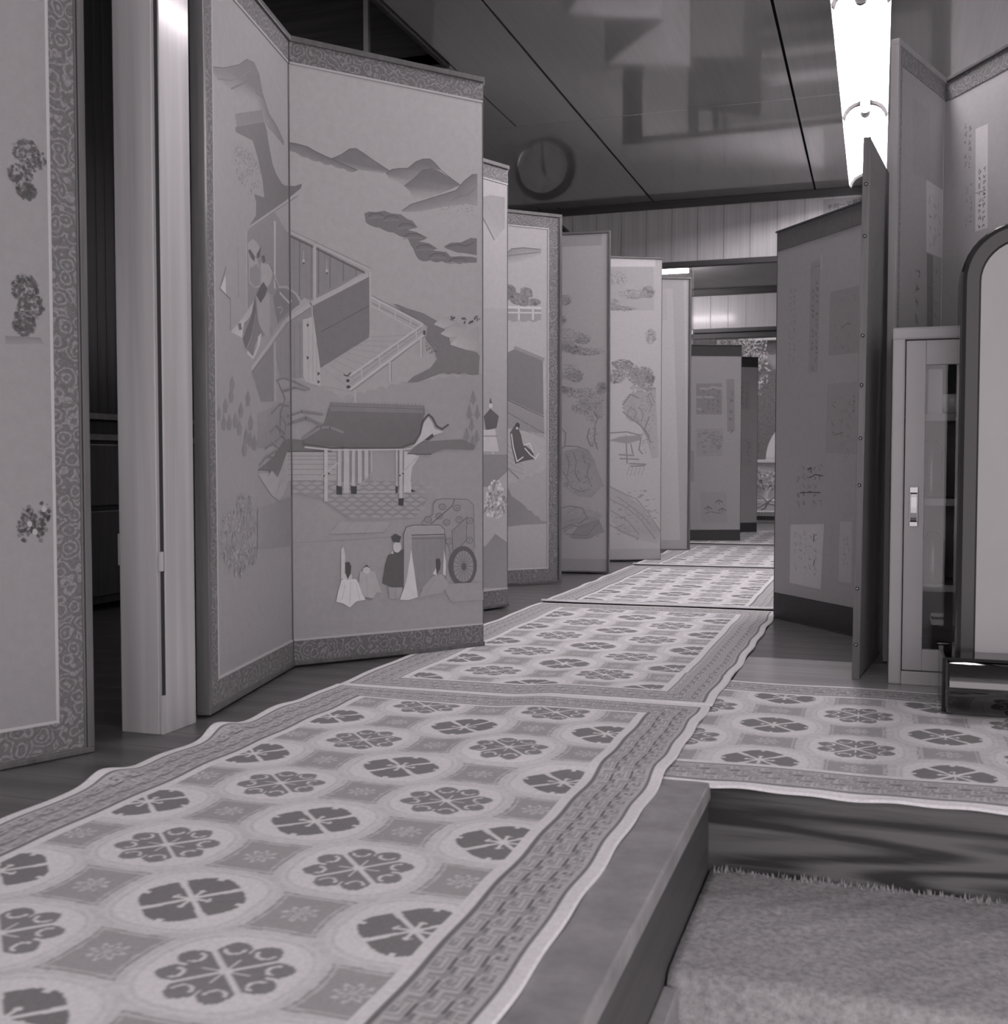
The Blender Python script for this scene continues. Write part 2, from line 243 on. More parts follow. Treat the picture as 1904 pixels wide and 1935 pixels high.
'1,1368,74,1368,67,1369,60,1371,53,1375,53,1375,46,1374,39,1375,33,1377,26,1380,19,1384,12,1384,5,1385,-2,1387,-8,1390,-15,1394]],["P",[0.55,0.55,0.52,0.52,0.52,0.55,0.55,0.85,0.9,0.85],[124,1382,153,1398,176,1416,196,1421,221,1410,251,1395,298,1374,277,1364,241,1364,200,1363]],["P",[0.55,0.52,0.5,0.5,0.5,0.5,0.52,0.55,0.62,0.7,0.8,0.9,0.95,0.9],[285,1367,308,1381,356,1389,382,1411,404,1422,428,1426,445,1416,464,1399,420,1398,398,1383,372,1356,345,1338,324,1349,298,1353]],["P",[0.55,0.52,0.48,0.48,0.5,0.5,0.52,0.65,0.85,0.95,1.0,0.8],[345,1338,377,1364,404,1391,431,1399,458,1396,497,1380,528,1365,497,1349,464,1332,420,1315,377,1305,361,1326]],["P",[0.72,0.62,0.58,0.56,0.55,0.55,0.52,0.55,0.9,0.85,0.8,0.8,0.9,0.95],[337,1267,366,1289,409,1306,464,1328,514,1348,542,1379,570,1402,586,1406,586,1311,547,1312,497,1301,442,1287,398,1272,350,1264]],["L",0.42,4,[124,1382,153,1398,176,1416,196,1421,221,1410,251,1395,298,1374]],["L",0.42,4,[298,1374,324,1384,356,1389,382,1411,404,1422,428,1426,445,1416,464,1399,497,1380,528,1365]],["L",0.45,4,[337,1267,366,1289,409,1306,464,1328,514,1348,542,1379,570,1402]],["L",0.45,4,[345,1338,377,1364,404,1391,431,1399,458,1395]],["L",0.42,4,[-17,1407,25,1407,53,1404,82,1393,126,1381,200,1362]],["L",0.6,8,[497,1315,525,1333,553,1339,576,1359]],["D",0.7,[420,1315,576,1286],60,3,3,1.0],["P",0.52,[220,1246,235,1253,256,1254,282,1261,302,1256,334,1257,355,1246,371,1243,387,1226,355,1215,382,1213,419,1201,409,1194,390,1187,425,1185,452,1173,436,1166,480,1166,496,1154,530,1159,570,1161,584,1159,584,1145,541,1141,534,1138,526,1136,518,1136,510,1137,503,1140,495,1137,487,1135,480,1134,472,1136,465,1138,457,1135,449,1133,442,1133,434,1135,427,1137,419,1134,412,1132,404,1132,397,1133,390,1136,390,1136,386,1140,383,1144,379,1150,376,1157,372,1165,369,1169,365,1173,362,1179,358,1186,355,1194,355,1194,346,1194,337,1194,328,1196,320,1199,311,1203,302,1203,294,1203,285,1205,276,1208,268,1212,259,1212,250,1212,242,1214,233,1217,225,1221]],["L",0.4,7,[233,1240,244,1248,267,1252,279,1247]],["L",0.64,5,[233,1233,256,1240,279,1241]],["L",0.4,7,[279,1238,291,1247,314,1251,326,1246]],["L",0.64,5,[279,1232,302,1238,326,1239]],["L",0.4,7,[326,1222,338,1231,362,1234,374,1229]],["L",0.64,5,[326,1215,350,1222,374,1222]],["L",0.4,7,[342,1195,356,1204,386,1209,401,1204]],["L",0.64,5,[342,1189,371,1196,401,1197]],["L",0.4,7,[384,1168,396,1177,421,1180,433,1175]],["L",0.64,5,[384,1161,409,1167,433,1168]],["L",0.4,7,[427,1148,440,1157,465,1161,477,1155]],["L",0.64,5,[427,1142,452,1148,477,1148]],["L",0.4,7,[488,1140,503,1149,534,1153,550,1148]],["L",0.64,5,[488,1133,519,1140,550,1141]],["P",0.52,[472,1181,497,1195,530,1199,564,1216,584,1216,584,1167,541,1169,519,1168,480,1176]],["L",0.4,7,[485,1183,519,1192,547,1190,576,1205]],["P",0.66,[-147,1458,-72,1481,-69,1450,-142,1426]],["P",0.5,[-147,1424,-68,1450,-61,1429,-55,1386,-46,1344,-34,1317,-21,1297,-13,1292,15,1294,37,1303,34,1291,-14,1249,-111,1174,-93,1202,-92,1237,-97,1258,-70,1253,-74,1296,-87,1355,-100,1397,-145,1411]],["L",1.02,4,[34,1284,-14,1245,-110,1171]],["L",0.5,3,[24,1269,-14,1240,-88,1184]],["P",0.7,[-107,1173,-40,1218,-9,1170,68,1143,222,1087,138,1034,60,992,41,999,-17,937,-78,887,-159,895,-120,943,-118,1156]],["L",0.58,3,[-111,1161,-113,1048]],["L",0.58,3,[-103,1165,-104,1049]],["L",0.58,3,[-95,1168,-96,1050]],["L",0.58,3,[-87,1172,-88,1050]],["L",0.58,3,[-79,1175,-80,1051]],["L",0.58,3,[-70,1179,-71,1052]],["L",0.58,3,[-62,1182,-63,1053]],["L",0.58,3,[-54,1186,-55,1053]],["L",0.58,3,[-45,1190,-46,1054]],["L",0.5,6,[-1,1162,-2,1023]],["L",0.64,3,[13,1155,12,1019]],["L",0.5,6,[29,1154,27,1003]],["L",0.64,3,[47,1147,46,1000]],["L",0.52,5,[62,1140,61,1001]],["L",0.5,6,[83,1138,82,1011]],["L",0.64,3,[100,1130,99,1022]],["L",0.5,6,[117,1123,116,1032]],["L",0.64,3,[136,1116,136,1043]],["L",0.5,6,[156,1109,156,1054]],["L",0.64,3,[176,1102,176,1060]],["L",0.5,5,[194,1096,194,1071]],["L",0.56,4,[-22,1180,-23,1021]],["L",0.6,4,[-8,1168,-9,1022]],["L",0.4,9,[-8,1163,68,1137,219'
',1082]],["L",1.03,12,[-15,1175,71,1146,237,1091]],["L",0.55,2,[-15,1181,71,1153,239,1096]],["L",1.03,16,[72,1143,71,996]],["L",1.0,4,[40,1124,40,1098]],["P",1.05,[43,1098,42,1094,40,1092,37,1094,36,1097,37,1101,40,1103,42,1102]],["P",0.35,[42,1092,42,1089,40,1088,38,1089,37,1091,38,1093,40,1094,42,1094]],["L",1.0,4,[107,1104,107,1077]],["P",1.05,[111,1077,110,1073,107,1071,104,1073,103,1077,104,1081,107,1082,110,1081]],["P",0.35,[110,1071,109,1069,107,1067,105,1068,104,1070,105,1073,107,1074,109,1073]],["P",0.58,[-50,990,-33,1017,6,1015,28,980,-6,957,-31,934,-34,921,-50,990]],["L",1.0,9,[-46,1058,-30,1020,-11,1024,17,1008,34,983]],["L",1.05,12,[-29,1007,-19,998,-3,982,3,989]],["L",1.0,5,[-36,965,-28,969,-21,963,-28,952]],["P",0.74,[-43,895,-12,929,60,979,66,954,41,938,38,782,-29,779,-41,838]],["L",0.6,4,[-28,896,-29,782]],["L",0.6,4,[-4,911,-5,783]],["L",0.6,4,[12,921,11,783]],["L",0.6,4,[28,931,27,784]],["L",1.03,20,[-109,800,-12,934,60,983,236,1080]],["L",0.5,2,[-106,793,-6,928,64,976]],["P",1.05,[36,940,66,948,87,936,86,761,43,772,36,787]],["L",0.88,3,[52,938,51,772]],["L",0.88,3,[65,939,64,773]],["L",0.88,3,[76,940,75,773]],["P",0.28,[47,931,55,926,48,920]],["P",0.28,[46,843,54,838,47,832]],["P",0.28,[75,944,84,940,76,933]],["P",0.28,[77,920,86,915,78,909]],["P",0.28,[77,801,86,797,78,790]],["P",0.28,[77,779,86,774,78,768]],["P",0.5,[63,977,232,1071,234,905,86,812]],["G",0.74,1.2,[63,977,232,1071,234,905,86,812],42,44],["L",0.38,5,[90,911,232,991]],["L",1.05,8,[237,1085,238,904]],["L",0.5,1.5,[232,1082,233,905]],["L",1.02,6,[63,978,64,935]],["P",0.98,[86,808,232,903,241,1019,406,952,413,928,174,752,119,760,86,763]],["L",0.8,2.5,[94,811,169,762]],["L",0.8,2.5,[111,822,194,781]],["L",0.8,2.5,[129,834,219,800]],["L",0.8,2.5,[146,845,245,820]],["L",0.8,2.5,[163,857,270,840]],["L",0.8,2.5,[181,869,296,860]],["L",0.8,2.5,[198,881,323,880]],["L",0.8,2.5,[216,893,349,900]],["L",0.8,2.5,[234,905,376,920]],["L",1.08,9,[241,1016,404,952]],["L",0.45,2,[241,1021,406,957]],["L",0.45,2.5,[241,1000,396,942]],["L",1.05,6,[241,992,378,934]],["L",1.05,8,[265,1004,265,985]],["L",1.05,8,[314,985,314,966]],["L",1.05,8,[363,966,363,947]],["L",1.08,8,[404,952,174,795]],["L",0.5,2,[400,942,178,790]],["L",1.08,12,[411,926,174,757]],["L",0.5,2,[411,918,177,751]],["L",0.6,2,[405,935,174,772]],["L",1.05,7,[380,936,382,911]],["L",1.05,7,[322,896,324,869]],["L",1.05,7,[264,857,266,828]],["L",1.05,7,[208,818,210,788]],["L",1.05,14,[396,909,396,856]],["L",1.05,14,[296,839,296,785]],["L",1.03,12,[188,756,189,720]],["L",0.5,2,[401,907,401,857]],["L",0.5,2,[301,835,301,785]],["L",0.25,6,[155,796,166,793,176,803]],["P",0.25,[173,781,172,779,171,777,168,776,166,776,164,777,162,778,162,780,162,782,164,784,166,785,168,785,171,784,172,783]],["P",0.25,[175,763,175,761,173,760,170,759,167,759,164,759,163,761,162,763,163,765,165,767,167,768,170,768,173,767,175,765]],["P",0.3,[411,928,411,925,410,922,408,921,406,921,405,922,403,924,403,928,403,931,405,934,406,935,408,935,410,934,411,931]],["P",0.56,[307,1003,325,1002,349,994,403,984,457,961,488,925,494,898,583,881,593,871,589,816,557,814,550,816,543,818,536,817,529,816,521,813,514,815,507,816,500,816,493,814,486,811,479,813,472,815,465,814,458,813,451,810,417,798,387,786,351,783,372,801,426,827,448,853,439,884,411,910,418,947,372,971,337,984]],["P",[1.05,0.95,0.9,0.95,1.05],[438,954,464,976,495,982,518,965,470,944]],["P",[1.05,0.95,0.88,0.95,1.0,1.08],[460,928,498,957,545,967,551,945,526,925,485,920]],["P",[1.08,1.0,0.9,1.0,1.05,1.05],[493,899,532,937,590,959,591,887,551,886,520,892]],["D",0.42,[488,982,508,966],10,5,1345,1.0],["D",0.42,[529,980,549,964],10,5,1410,1.0],["D",0.42,[554,976,574,960],10,5,1450,1.0],["D",0.42,[573,988,593,972],10,5,1480,1.0],["D",0.62,[408,909,463,870],70,4,8,1.0],["P",0.7,[570,771,582,738,570,727,559,736]],["L",0.52,3,[570,765,570,724]],["P",0.7,[557,726,569,694,557,682,546,692]],["L",0.52,3,[557,721,557,680]],["P",0.7,[584,727,596,694,584,683,573,693]],["L",0.52,3,[584,722,584,680]],["P'
'",0.7,[565,691,576,658,565,647,553,657]],["L",0.52,3,[565,685,565,644]],["P",0.7,[548,660,559,627,548,616,536,626]],["L",0.52,3,[548,655,548,614]],["P",0.7,[582,655,593,622,581,611,570,621]],["L",0.52,3,[582,650,581,608]],["P",0.7,[567,639,578,606,567,594,555,604]],["L",0.52,3,[567,633,567,592]],["L",0.55,9,[-37,769,-16,725,-30,685,-33,625]],["L",0.6,6,[-32,685,-14,655,-22,625]],["L",0.6,11,[-42,771,-21,781,11,771,53,752]],["L",0.8,5,[-42,776,-21,785,11,775,53,757]],["L",0.6,11,[-21,745,11,756,43,750]],["L",0.8,5,[-21,749,11,760,43,754]],["L",0.6,11,[-56,684,-32,710,-6,705]],["L",0.8,5,[-56,689,-32,714,-6,710]],["L",0.6,11,[-11,678,31,691,91,685]],["L",0.8,5,[-11,682,31,696,91,690]],["L",0.6,11,[-6,658,42,676,85,657]],["L",0.8,5,[-6,662,42,681,85,662]],["L",0.6,11,[33,621,74,652,112,653,152,638]],["L",0.8,5,[33,625,74,656,112,657,152,642]],["L",0.6,11,[41,618,90,639,118,624]],["L",0.8,5,[42,623,90,644,118,629]],["L",0.6,11,[-59,635,-43,652,-17,630]],["L",0.8,5,[-59,639,-43,657,-17,635]],["L",0.6,11,[-51,605,-27,625,-1,605]],["L",0.8,5,[-51,609,-27,630,-1,610]],["L",0.6,11,[-75,590,-54,605,-33,590]],["L",0.8,5,[-75,594,-54,609,-33,595]],["L",0.6,11,[-90,545,-70,570,-49,565]],["L",0.8,5,[-90,550,-70,574,-49,570]],["L",0.6,11,[-75,565,-44,585,-28,555]],["L",0.8,5,[-75,570,-43,590,-28,560]],["P",1.0,[-20,583,131,581,131,504,-10,505,-24,465,-39,454,-58,466,-96,523,-65,524,-28,545]],["L",0.6,2.5,[-11,571,130,572]],["L",0.6,2.5,[-11,561,129,562]],["L",0.6,2.5,[-11,549,129,549]],["L",0.6,2.5,[-11,535,129,535]],["L",0.6,2.5,[-12,521,129,520]],["P",0.5,[-96,533,-54,565,-22,610,-11,618,33,615,41,595,117,587,-12,584,-27,543,-40,512,-56,533,-66,514,-63,532]],["L",0.32,5,[-12,583,117,585]],["P",0.76,[-2,504,311,501,377,464,420,448,376,395,161,400,84,453,1,472]],["P",0.93,[-6,497,8,503,23,497,8,492]],["P",0.93,[27,497,42,503,57,497,42,491]],["P",0.93,[60,497,75,502,90,497,75,491]],["P",0.93,[94,497,109,502,125,496,109,491]],["P",0.93,[128,496,144,502,159,496,143,490]],["P",0.93,[163,496,178,501,194,496,178,490]],["P",0.93,[198,496,213,501,230,495,213,490]],["P",0.93,[233,495,249,501,265,495,249,489]],["P",0.93,[269,495,285,501,302,495,285,489]],["P",0.93,[305,495,322,500,338,494,322,489]],["P",0.93,[342,494,359,500,375,494,359,488]],["P",0.93,[379,494,396,500,413,494,396,488]],["P",0.93,[10,486,25,492,40,486,25,481]],["P",0.93,[43,486,58,491,73,486,58,480]],["P",0.93,[77,485,92,491,107,485,92,480]],["P",0.93,[111,485,126,491,142,485,126,479]],["P",0.93,[145,485,161,490,176,484,161,479]],["P",0.93,[180,484,196,490,212,484,196,478]],["P",0.93,[215,484,231,490,247,484,231,478]],["P",0.93,[251,484,267,489,283,483,267,478]],["P",0.93,[287,483,303,489,320,483,303,477]],["P",0.93,[323,483,340,488,357,482,340,477]],["P",0.93,[360,482,377,488,394,482,377,476]],["P",0.93,[398,482,415,488,432,481,415,476]],["P",0.93,[-7,475,8,481,23,475,8,470]],["P",0.93,[26,475,41,480,57,475,41,469]],["P",0.93,[60,474,75,480,90,474,75,469]],["P",0.93,[94,474,109,479,124,474,109,468]],["P",0.93,[128,474,143,479,159,473,143,468]],["P",0.93,[162,473,178,479,194,473,178,467]],["P",0.93,[197,473,213,478,229,472,213,467]],["P",0.93,[233,472,249,478,265,472,249,466]],["P",0.93,[269,472,285,477,301,471,285,466]],["P",0.93,[305,471,322,477,338,471,322,465]],["P",0.93,[342,471,359,476,375,470,359,465]],["P",0.93,[379,470,396,476,413,470,396,464]],["P",0.93,[77,463,92,468,107,463,92,457]],["P",0.93,[111,463,126,468,142,462,126,457]],["P",0.93,[145,462,161,467,176,462,161,456]],["P",0.93,[180,461,196,467,212,461,196,456]],["P",0.93,[215,461,231,466,247,460,231,455]],["P",0.93,[251,460,267,466,283,460,267,454]],["P",0.93,[287,460,303,465,320,459,303,454]],["P",0.93,[323,459,340,465,357,459,340,453]],["P",0.93,[360,459,377,464,394,458,377,453]],["P",0.93,[93,452,109,457,124,451,109,446]],["P",0.93,[128,451,143,456,159,450,143,445]],["P",0.93,[162,450,178,456,194,450,178,444]],["P",0.93,[197,450,213,455,229,449,213,444]],["P",0.93,[233,449,249,455,265,449,249,443]],["P",0.93,[269,44'
'9,285,454,301,448,285,442]],["P",0.93,[305,448,321,453,338,447,321,442]],["P",0.93,[342,447,358,453,375,447,358,441]],["P",0.93,[379,447,396,452,413,446,396,440]],["P",0.93,[110,440,126,445,141,439,126,434]],["P",0.93,[145,439,160,445,176,439,160,433]],["P",0.93,[180,439,196,444,211,438,195,433]],["P",0.93,[215,438,231,443,247,437,231,432]],["P",0.93,[251,437,267,443,283,437,267,431]],["P",0.93,[287,437,303,442,320,436,303,430]],["P",0.93,[323,436,340,441,357,435,340,430]],["P",0.93,[360,435,377,441,394,435,377,429]],["P",0.93,[127,428,143,434,159,428,143,422]],["P",0.93,[162,428,178,433,194,427,178,422]],["P",0.93,[197,427,213,432,229,426,213,421]],["P",0.93,[233,426,249,432,265,425,249,420]],["P",0.93,[268,425,285,431,301,425,285,419]],["P",0.93,[305,425,321,430,338,424,321,418]],["P",0.93,[342,424,358,429,375,423,358,418]],["P",0.93,[379,423,396,429,413,422,396,417]],["P",0.93,[145,417,160,422,176,416,160,410]],["P",0.93,[179,416,195,421,211,415,195,410]],["P",0.93,[215,415,231,420,247,414,231,409]],["P",0.93,[250,414,267,420,283,413,267,408]],["P",0.93,[287,413,303,419,320,413,303,407]],["P",0.93,[323,412,340,418,357,412,340,406]],["P",0.93,[360,412,377,417,394,411,377,405]],["P",0.93,[162,405,178,410,194,404,178,399]],["P",0.93,[197,404,213,409,229,403,213,398]],["P",0.93,[232,403,249,408,265,402,249,397]],["P",0.93,[268,402,285,407,301,401,285,396]],["P",0.93,[305,401,321,407,338,400,321,395]],["P",0.93,[341,400,358,406,375,399,358,394]],["L",0.95,4,[161,400,376,395,420,448]],["P",0.92,[138,389,300,387,275,356,110,356]],["L",0.65,2,[110,356,275,356,300,387]],["L",0.7,2,[178,389,149,356]],["L",0.7,2,[240,388,212,356]],["L",0.7,2,[2,336,149,338,322,343]],["L",1.06,17,[140,589,139,473]],["L",1.06,30,[161,589,160,472]],["L",1.06,17,[182,589,181,471]],["L",1.06,22,[201,589,201,498]],["L",1.06,22,[221,589,221,511]],["L",1.06,8,[237,589,237,527]],["L",1.06,10,[316,593,316,471]],["L",0.7,1.5,[151,587,150,504]],["L",0.7,1.5,[173,587,173,504]],["L",0.7,1.5,[192,588,191,503]],["L",0.7,1.5,[212,588,211,503]],["L",0.7,1.5,[230,588,230,503]],["L",1.0,6,[191,480,240,527]],["L",1.02,8,[189,471,362,470]],["P",1.1,[340,587,389,572,365,540,360,502,365,469,338,469]],["L",1.08,18,[100,591,99,449]],["L",1.08,18,[330,594,329,433]],["L",0.55,1.5,[93,588,92,449]],["L",0.55,1.5,[322,590,321,449]],["L",1.05,10,[88,517,146,562]],["L",1.05,10,[324,517,386,573]],["P",0.25,[97,517,96,516,94,515,92,516,91,518,92,519,94,520,96,519]],["P",0.25,[111,524,110,522,108,521,106,522,105,524,106,525,108,526,110,525]],["P",0.25,[329,517,328,515,326,515,324,515,323,517,324,519,326,520,328,519]],["P",0.25,[339,523,338,521,336,520,334,521,333,523,334,524,336,525,338,524]],["P",0.22,[130,490,147,487,147,465,131,465]],["P",0.22,[173,489,192,487,191,466,174,467]],["P",0.22,[321,452,338,452,337,430,321,432]],["P",0.22,[312,487,319,486,319,467,312,467]],["P",0.25,[362,478,377,471,362,469]],["P",0.55,[350,580,401,615,532,623,578,604,571,593,469,594,427,580]],["L",0.35,4,[350,579,427,578]],["P",[0.5,0.5,0.5,0.47,0.45,0.45,0.45,0.45,0.45,0.48,0.5,0.5,0.5,0.5],[118,719,405,718,408,695,397,674,386,631,365,609,335,598,196,594,41,603,31,613,48,621,85,647,99,668,108,698]],["P",0.62,[113,719,405,718,400,695,114,695]],["L",0.42,3,[113,709,402,708]],["L",0.45,3,[114,694,400,695]],["L",0.5,1.5,[118,718,118,709]],["L",0.5,1.5,[130,718,130,709]],["L",0.5,1.5,[141,719,141,709]],["L",0.5,1.5,[152,719,152,710]],["L",0.5,1.5,[164,719,164,710]],["L",0.5,1.5,[175,720,175,710]],["L",0.5,1.5,[187,720,187,711]],["L",0.5,1.5,[199,720,199,711]],["L",0.5,1.5,[210,721,210,711]],["L",0.5,1.5,[222,721,222,712]],["L",0.5,1.5,[234,721,234,712]],["L",0.5,1.5,[245,722,245,712]],["L",0.5,1.5,[257,722,257,713]],["L",0.5,1.5,[269,722,269,713]],["L",0.5,1.5,[281,723,281,713]],["L",0.5,1.5,[293,723,293,714]],["L",0.5,1.5,[305,723,305,714]],["L",0.5,1.5,[317,724,317,714]],["L",0.5,1.5,[329,724,329,715]],["L",0.5,1.5,[341,725,341,715]],["L",0.5,1.5,[354,725,354,715]],["L",0.5,1.5,[366,725,366,716]],["L",0.5,1.'
'5,[378,726,378,716]],["L",0.5,1.5,[391,726,390,716]],["P",1.1,[353,589,377,609,392,631,403,668,417,686,430,673,439,652,470,644,426,630,395,614]],["P",0.3,[406,620,432,639,436,629,417,618]],["L",0.34,10,[335,599,371,610,391,639,402,676,419,693,432,684,446,660,463,652,485,665]],["L",1.1,7,[38,595,117,588,335,591,364,595]],["L",0.32,6,[33,603,118,594,335,596]],["L",0.7,12,[33,618,85,649,112,651,151,637]],["L",0.62,10,[-6,660,42,672,91,657]],["P",[0.84,0.86,0.84,0.8,0.75,0.75,0.8,0.8,0.8,0.84,0.84],[444,444,468,448,550,445,570,428,573,267,493,282,474,343,407,373,394,381,431,401,431,431]],["L",0.42,3,[394,381,434,404,433,434,445,445,468,448,550,445,570,428,573,300]],["P",0.6,[477,425,474,418,468,415,459,415,452,419,450,425,452,432,459,435,468,435,475,431]],["P",0.82,[472,425,469,421,463,419,458,421,455,425,458,429,463,431,469,429]],["P",0.55,[467,425,465,423,462,423,460,425,462,427,465,427]],["P",0.6,[526,420,524,414,517,410,508,410,501,415,498,421,501,427,508,431,517,431,524,427]],["P",0.82,[520,421,518,416,512,415,506,417,504,421,506,425,512,427,518,425]],["P",0.55,[516,421,514,418,510,418,508,421,510,423,514,423]],["P",0.6,[467,398,464,391,458,388,449,388,442,392,440,398,442,405,449,408,458,408,464,404]],["P",0.82,[461,398,459,394,453,392,448,394,445,398,448,402,453,404,459,402]],["P",0.55,[457,398,455,396,452,396,450,398,452,400,455,400]],["P",0.6,[491,378,489,372,482,368,473,369,467,373,464,379,467,386,473,389,482,389,489,385]],["P",0.82,[486,379,483,374,478,373,472,375,470,379,472,383,478,385,483,383]],["P",0.55,[481,379,480,376,476,376,474,379,476,381,480,381]],["P",0.6,[534,385,531,379,524,375,515,375,509,379,506,386,509,392,516,396,524,396,531,392]],["P",0.82,[528,385,526,381,520,379,514,381,512,386,514,390,520,391,526,389]],["P",0.55,[524,385,522,383,518,383,516,385,518,388,522,388]],["P",0.6,[430,388,427,381,421,378,412,378,406,382,403,388,406,395,412,398,421,398,427,394]],["P",0.82,[424,388,422,384,416,382,411,384,408,388,411,392,416,394,422,392]],["P",0.55,[420,388,418,386,415,386,413,388,415,390,418,390]],["P",0.6,[501,323,498,316,491,313,483,313,476,317,473,324,476,330,483,334,491,333,498,329]],["P",0.82,[495,323,493,319,487,317,481,319,479,323,481,328,487,329,493,327]],["P",0.55,[491,323,489,321,485,321,483,323,485,326,489,325]],["P",0.6,[571,381,568,375,561,371,552,371,545,375,543,382,545,388,552,392,561,392,568,388]],["P",0.82,[565,381,563,377,557,375,551,377,548,382,551,386,557,388,563,386]],["P",0.55,[561,381,559,379,555,379,553,382,555,384,559,384]],["P",0.6,[571,323,568,316,561,313,552,313,545,317,543,324,545,330,552,334,561,334,568,329]],["P",0.82,[565,323,563,319,557,317,551,319,548,324,551,328,557,329,563,327]],["P",0.55,[561,323,559,321,555,321,553,324,555,326,559,326]],["L",0.35,5,[505,447,497,427,426,376]],["P",0.72,[496,353,547,393,545,324,499,284]],["L",0.42,4,[496,353,547,393,545,324,499,284,496,353]],["P",0.92,[336,181,337,350,346,369,371,374,456,372,471,358,475,189]],["L",0.42,4,[336,181,337,350,346,369,371,374,456,372,471,358,475,189]],["P",0.7,[363,341,471,340,474,195,363,180]],["L",0.38,6,[363,345,471,344]],["L",0.5,5,[363,335,471,333]],["L",0.6,2,[382,334,382,200]],["L",0.6,2,[403,333,403,199]],["L",0.6,2,[425,333,424,198]],["L",0.6,2,[445,332,444,196]],["L",0.6,2,[462,331,462,195]],["P",0.36,[581,246,580,231,575,218,569,206,560,197,549,191,538,188,526,189,515,193,505,200,496,210,490,222,486,236,484,250,486,264,490,278,496,289,505,298,515,304,527,307,538,307,550,303,560,296,569,286,575,274,580,260]],["P",0.76,[569,245,568,233,565,222,559,212,552,205,544,201,535,200,526,202,518,207,510,215,505,225,502,236,501,248,502,260,505,271,511,281,518,288,526,292,535,293,544,291,552,286,559,278,565,269,568,257]],["L",0.42,3,[535,247,569,245]],["L",0.42,3,[535,247,567,229]],["L",0.42,3,[535,247,561,215]],["L",0.42,3,[535,247,552,205]],["L",0.42,3,[535,247,541,200]],["L",0.42,3,[535,247,529,201]],["L",0.42,3,[535,247,518,207]],["L",0.42,3,[535,247,508,218]],["L",0.42,3,[535,247,503,232]],["L",0.42,3,[535,247,'
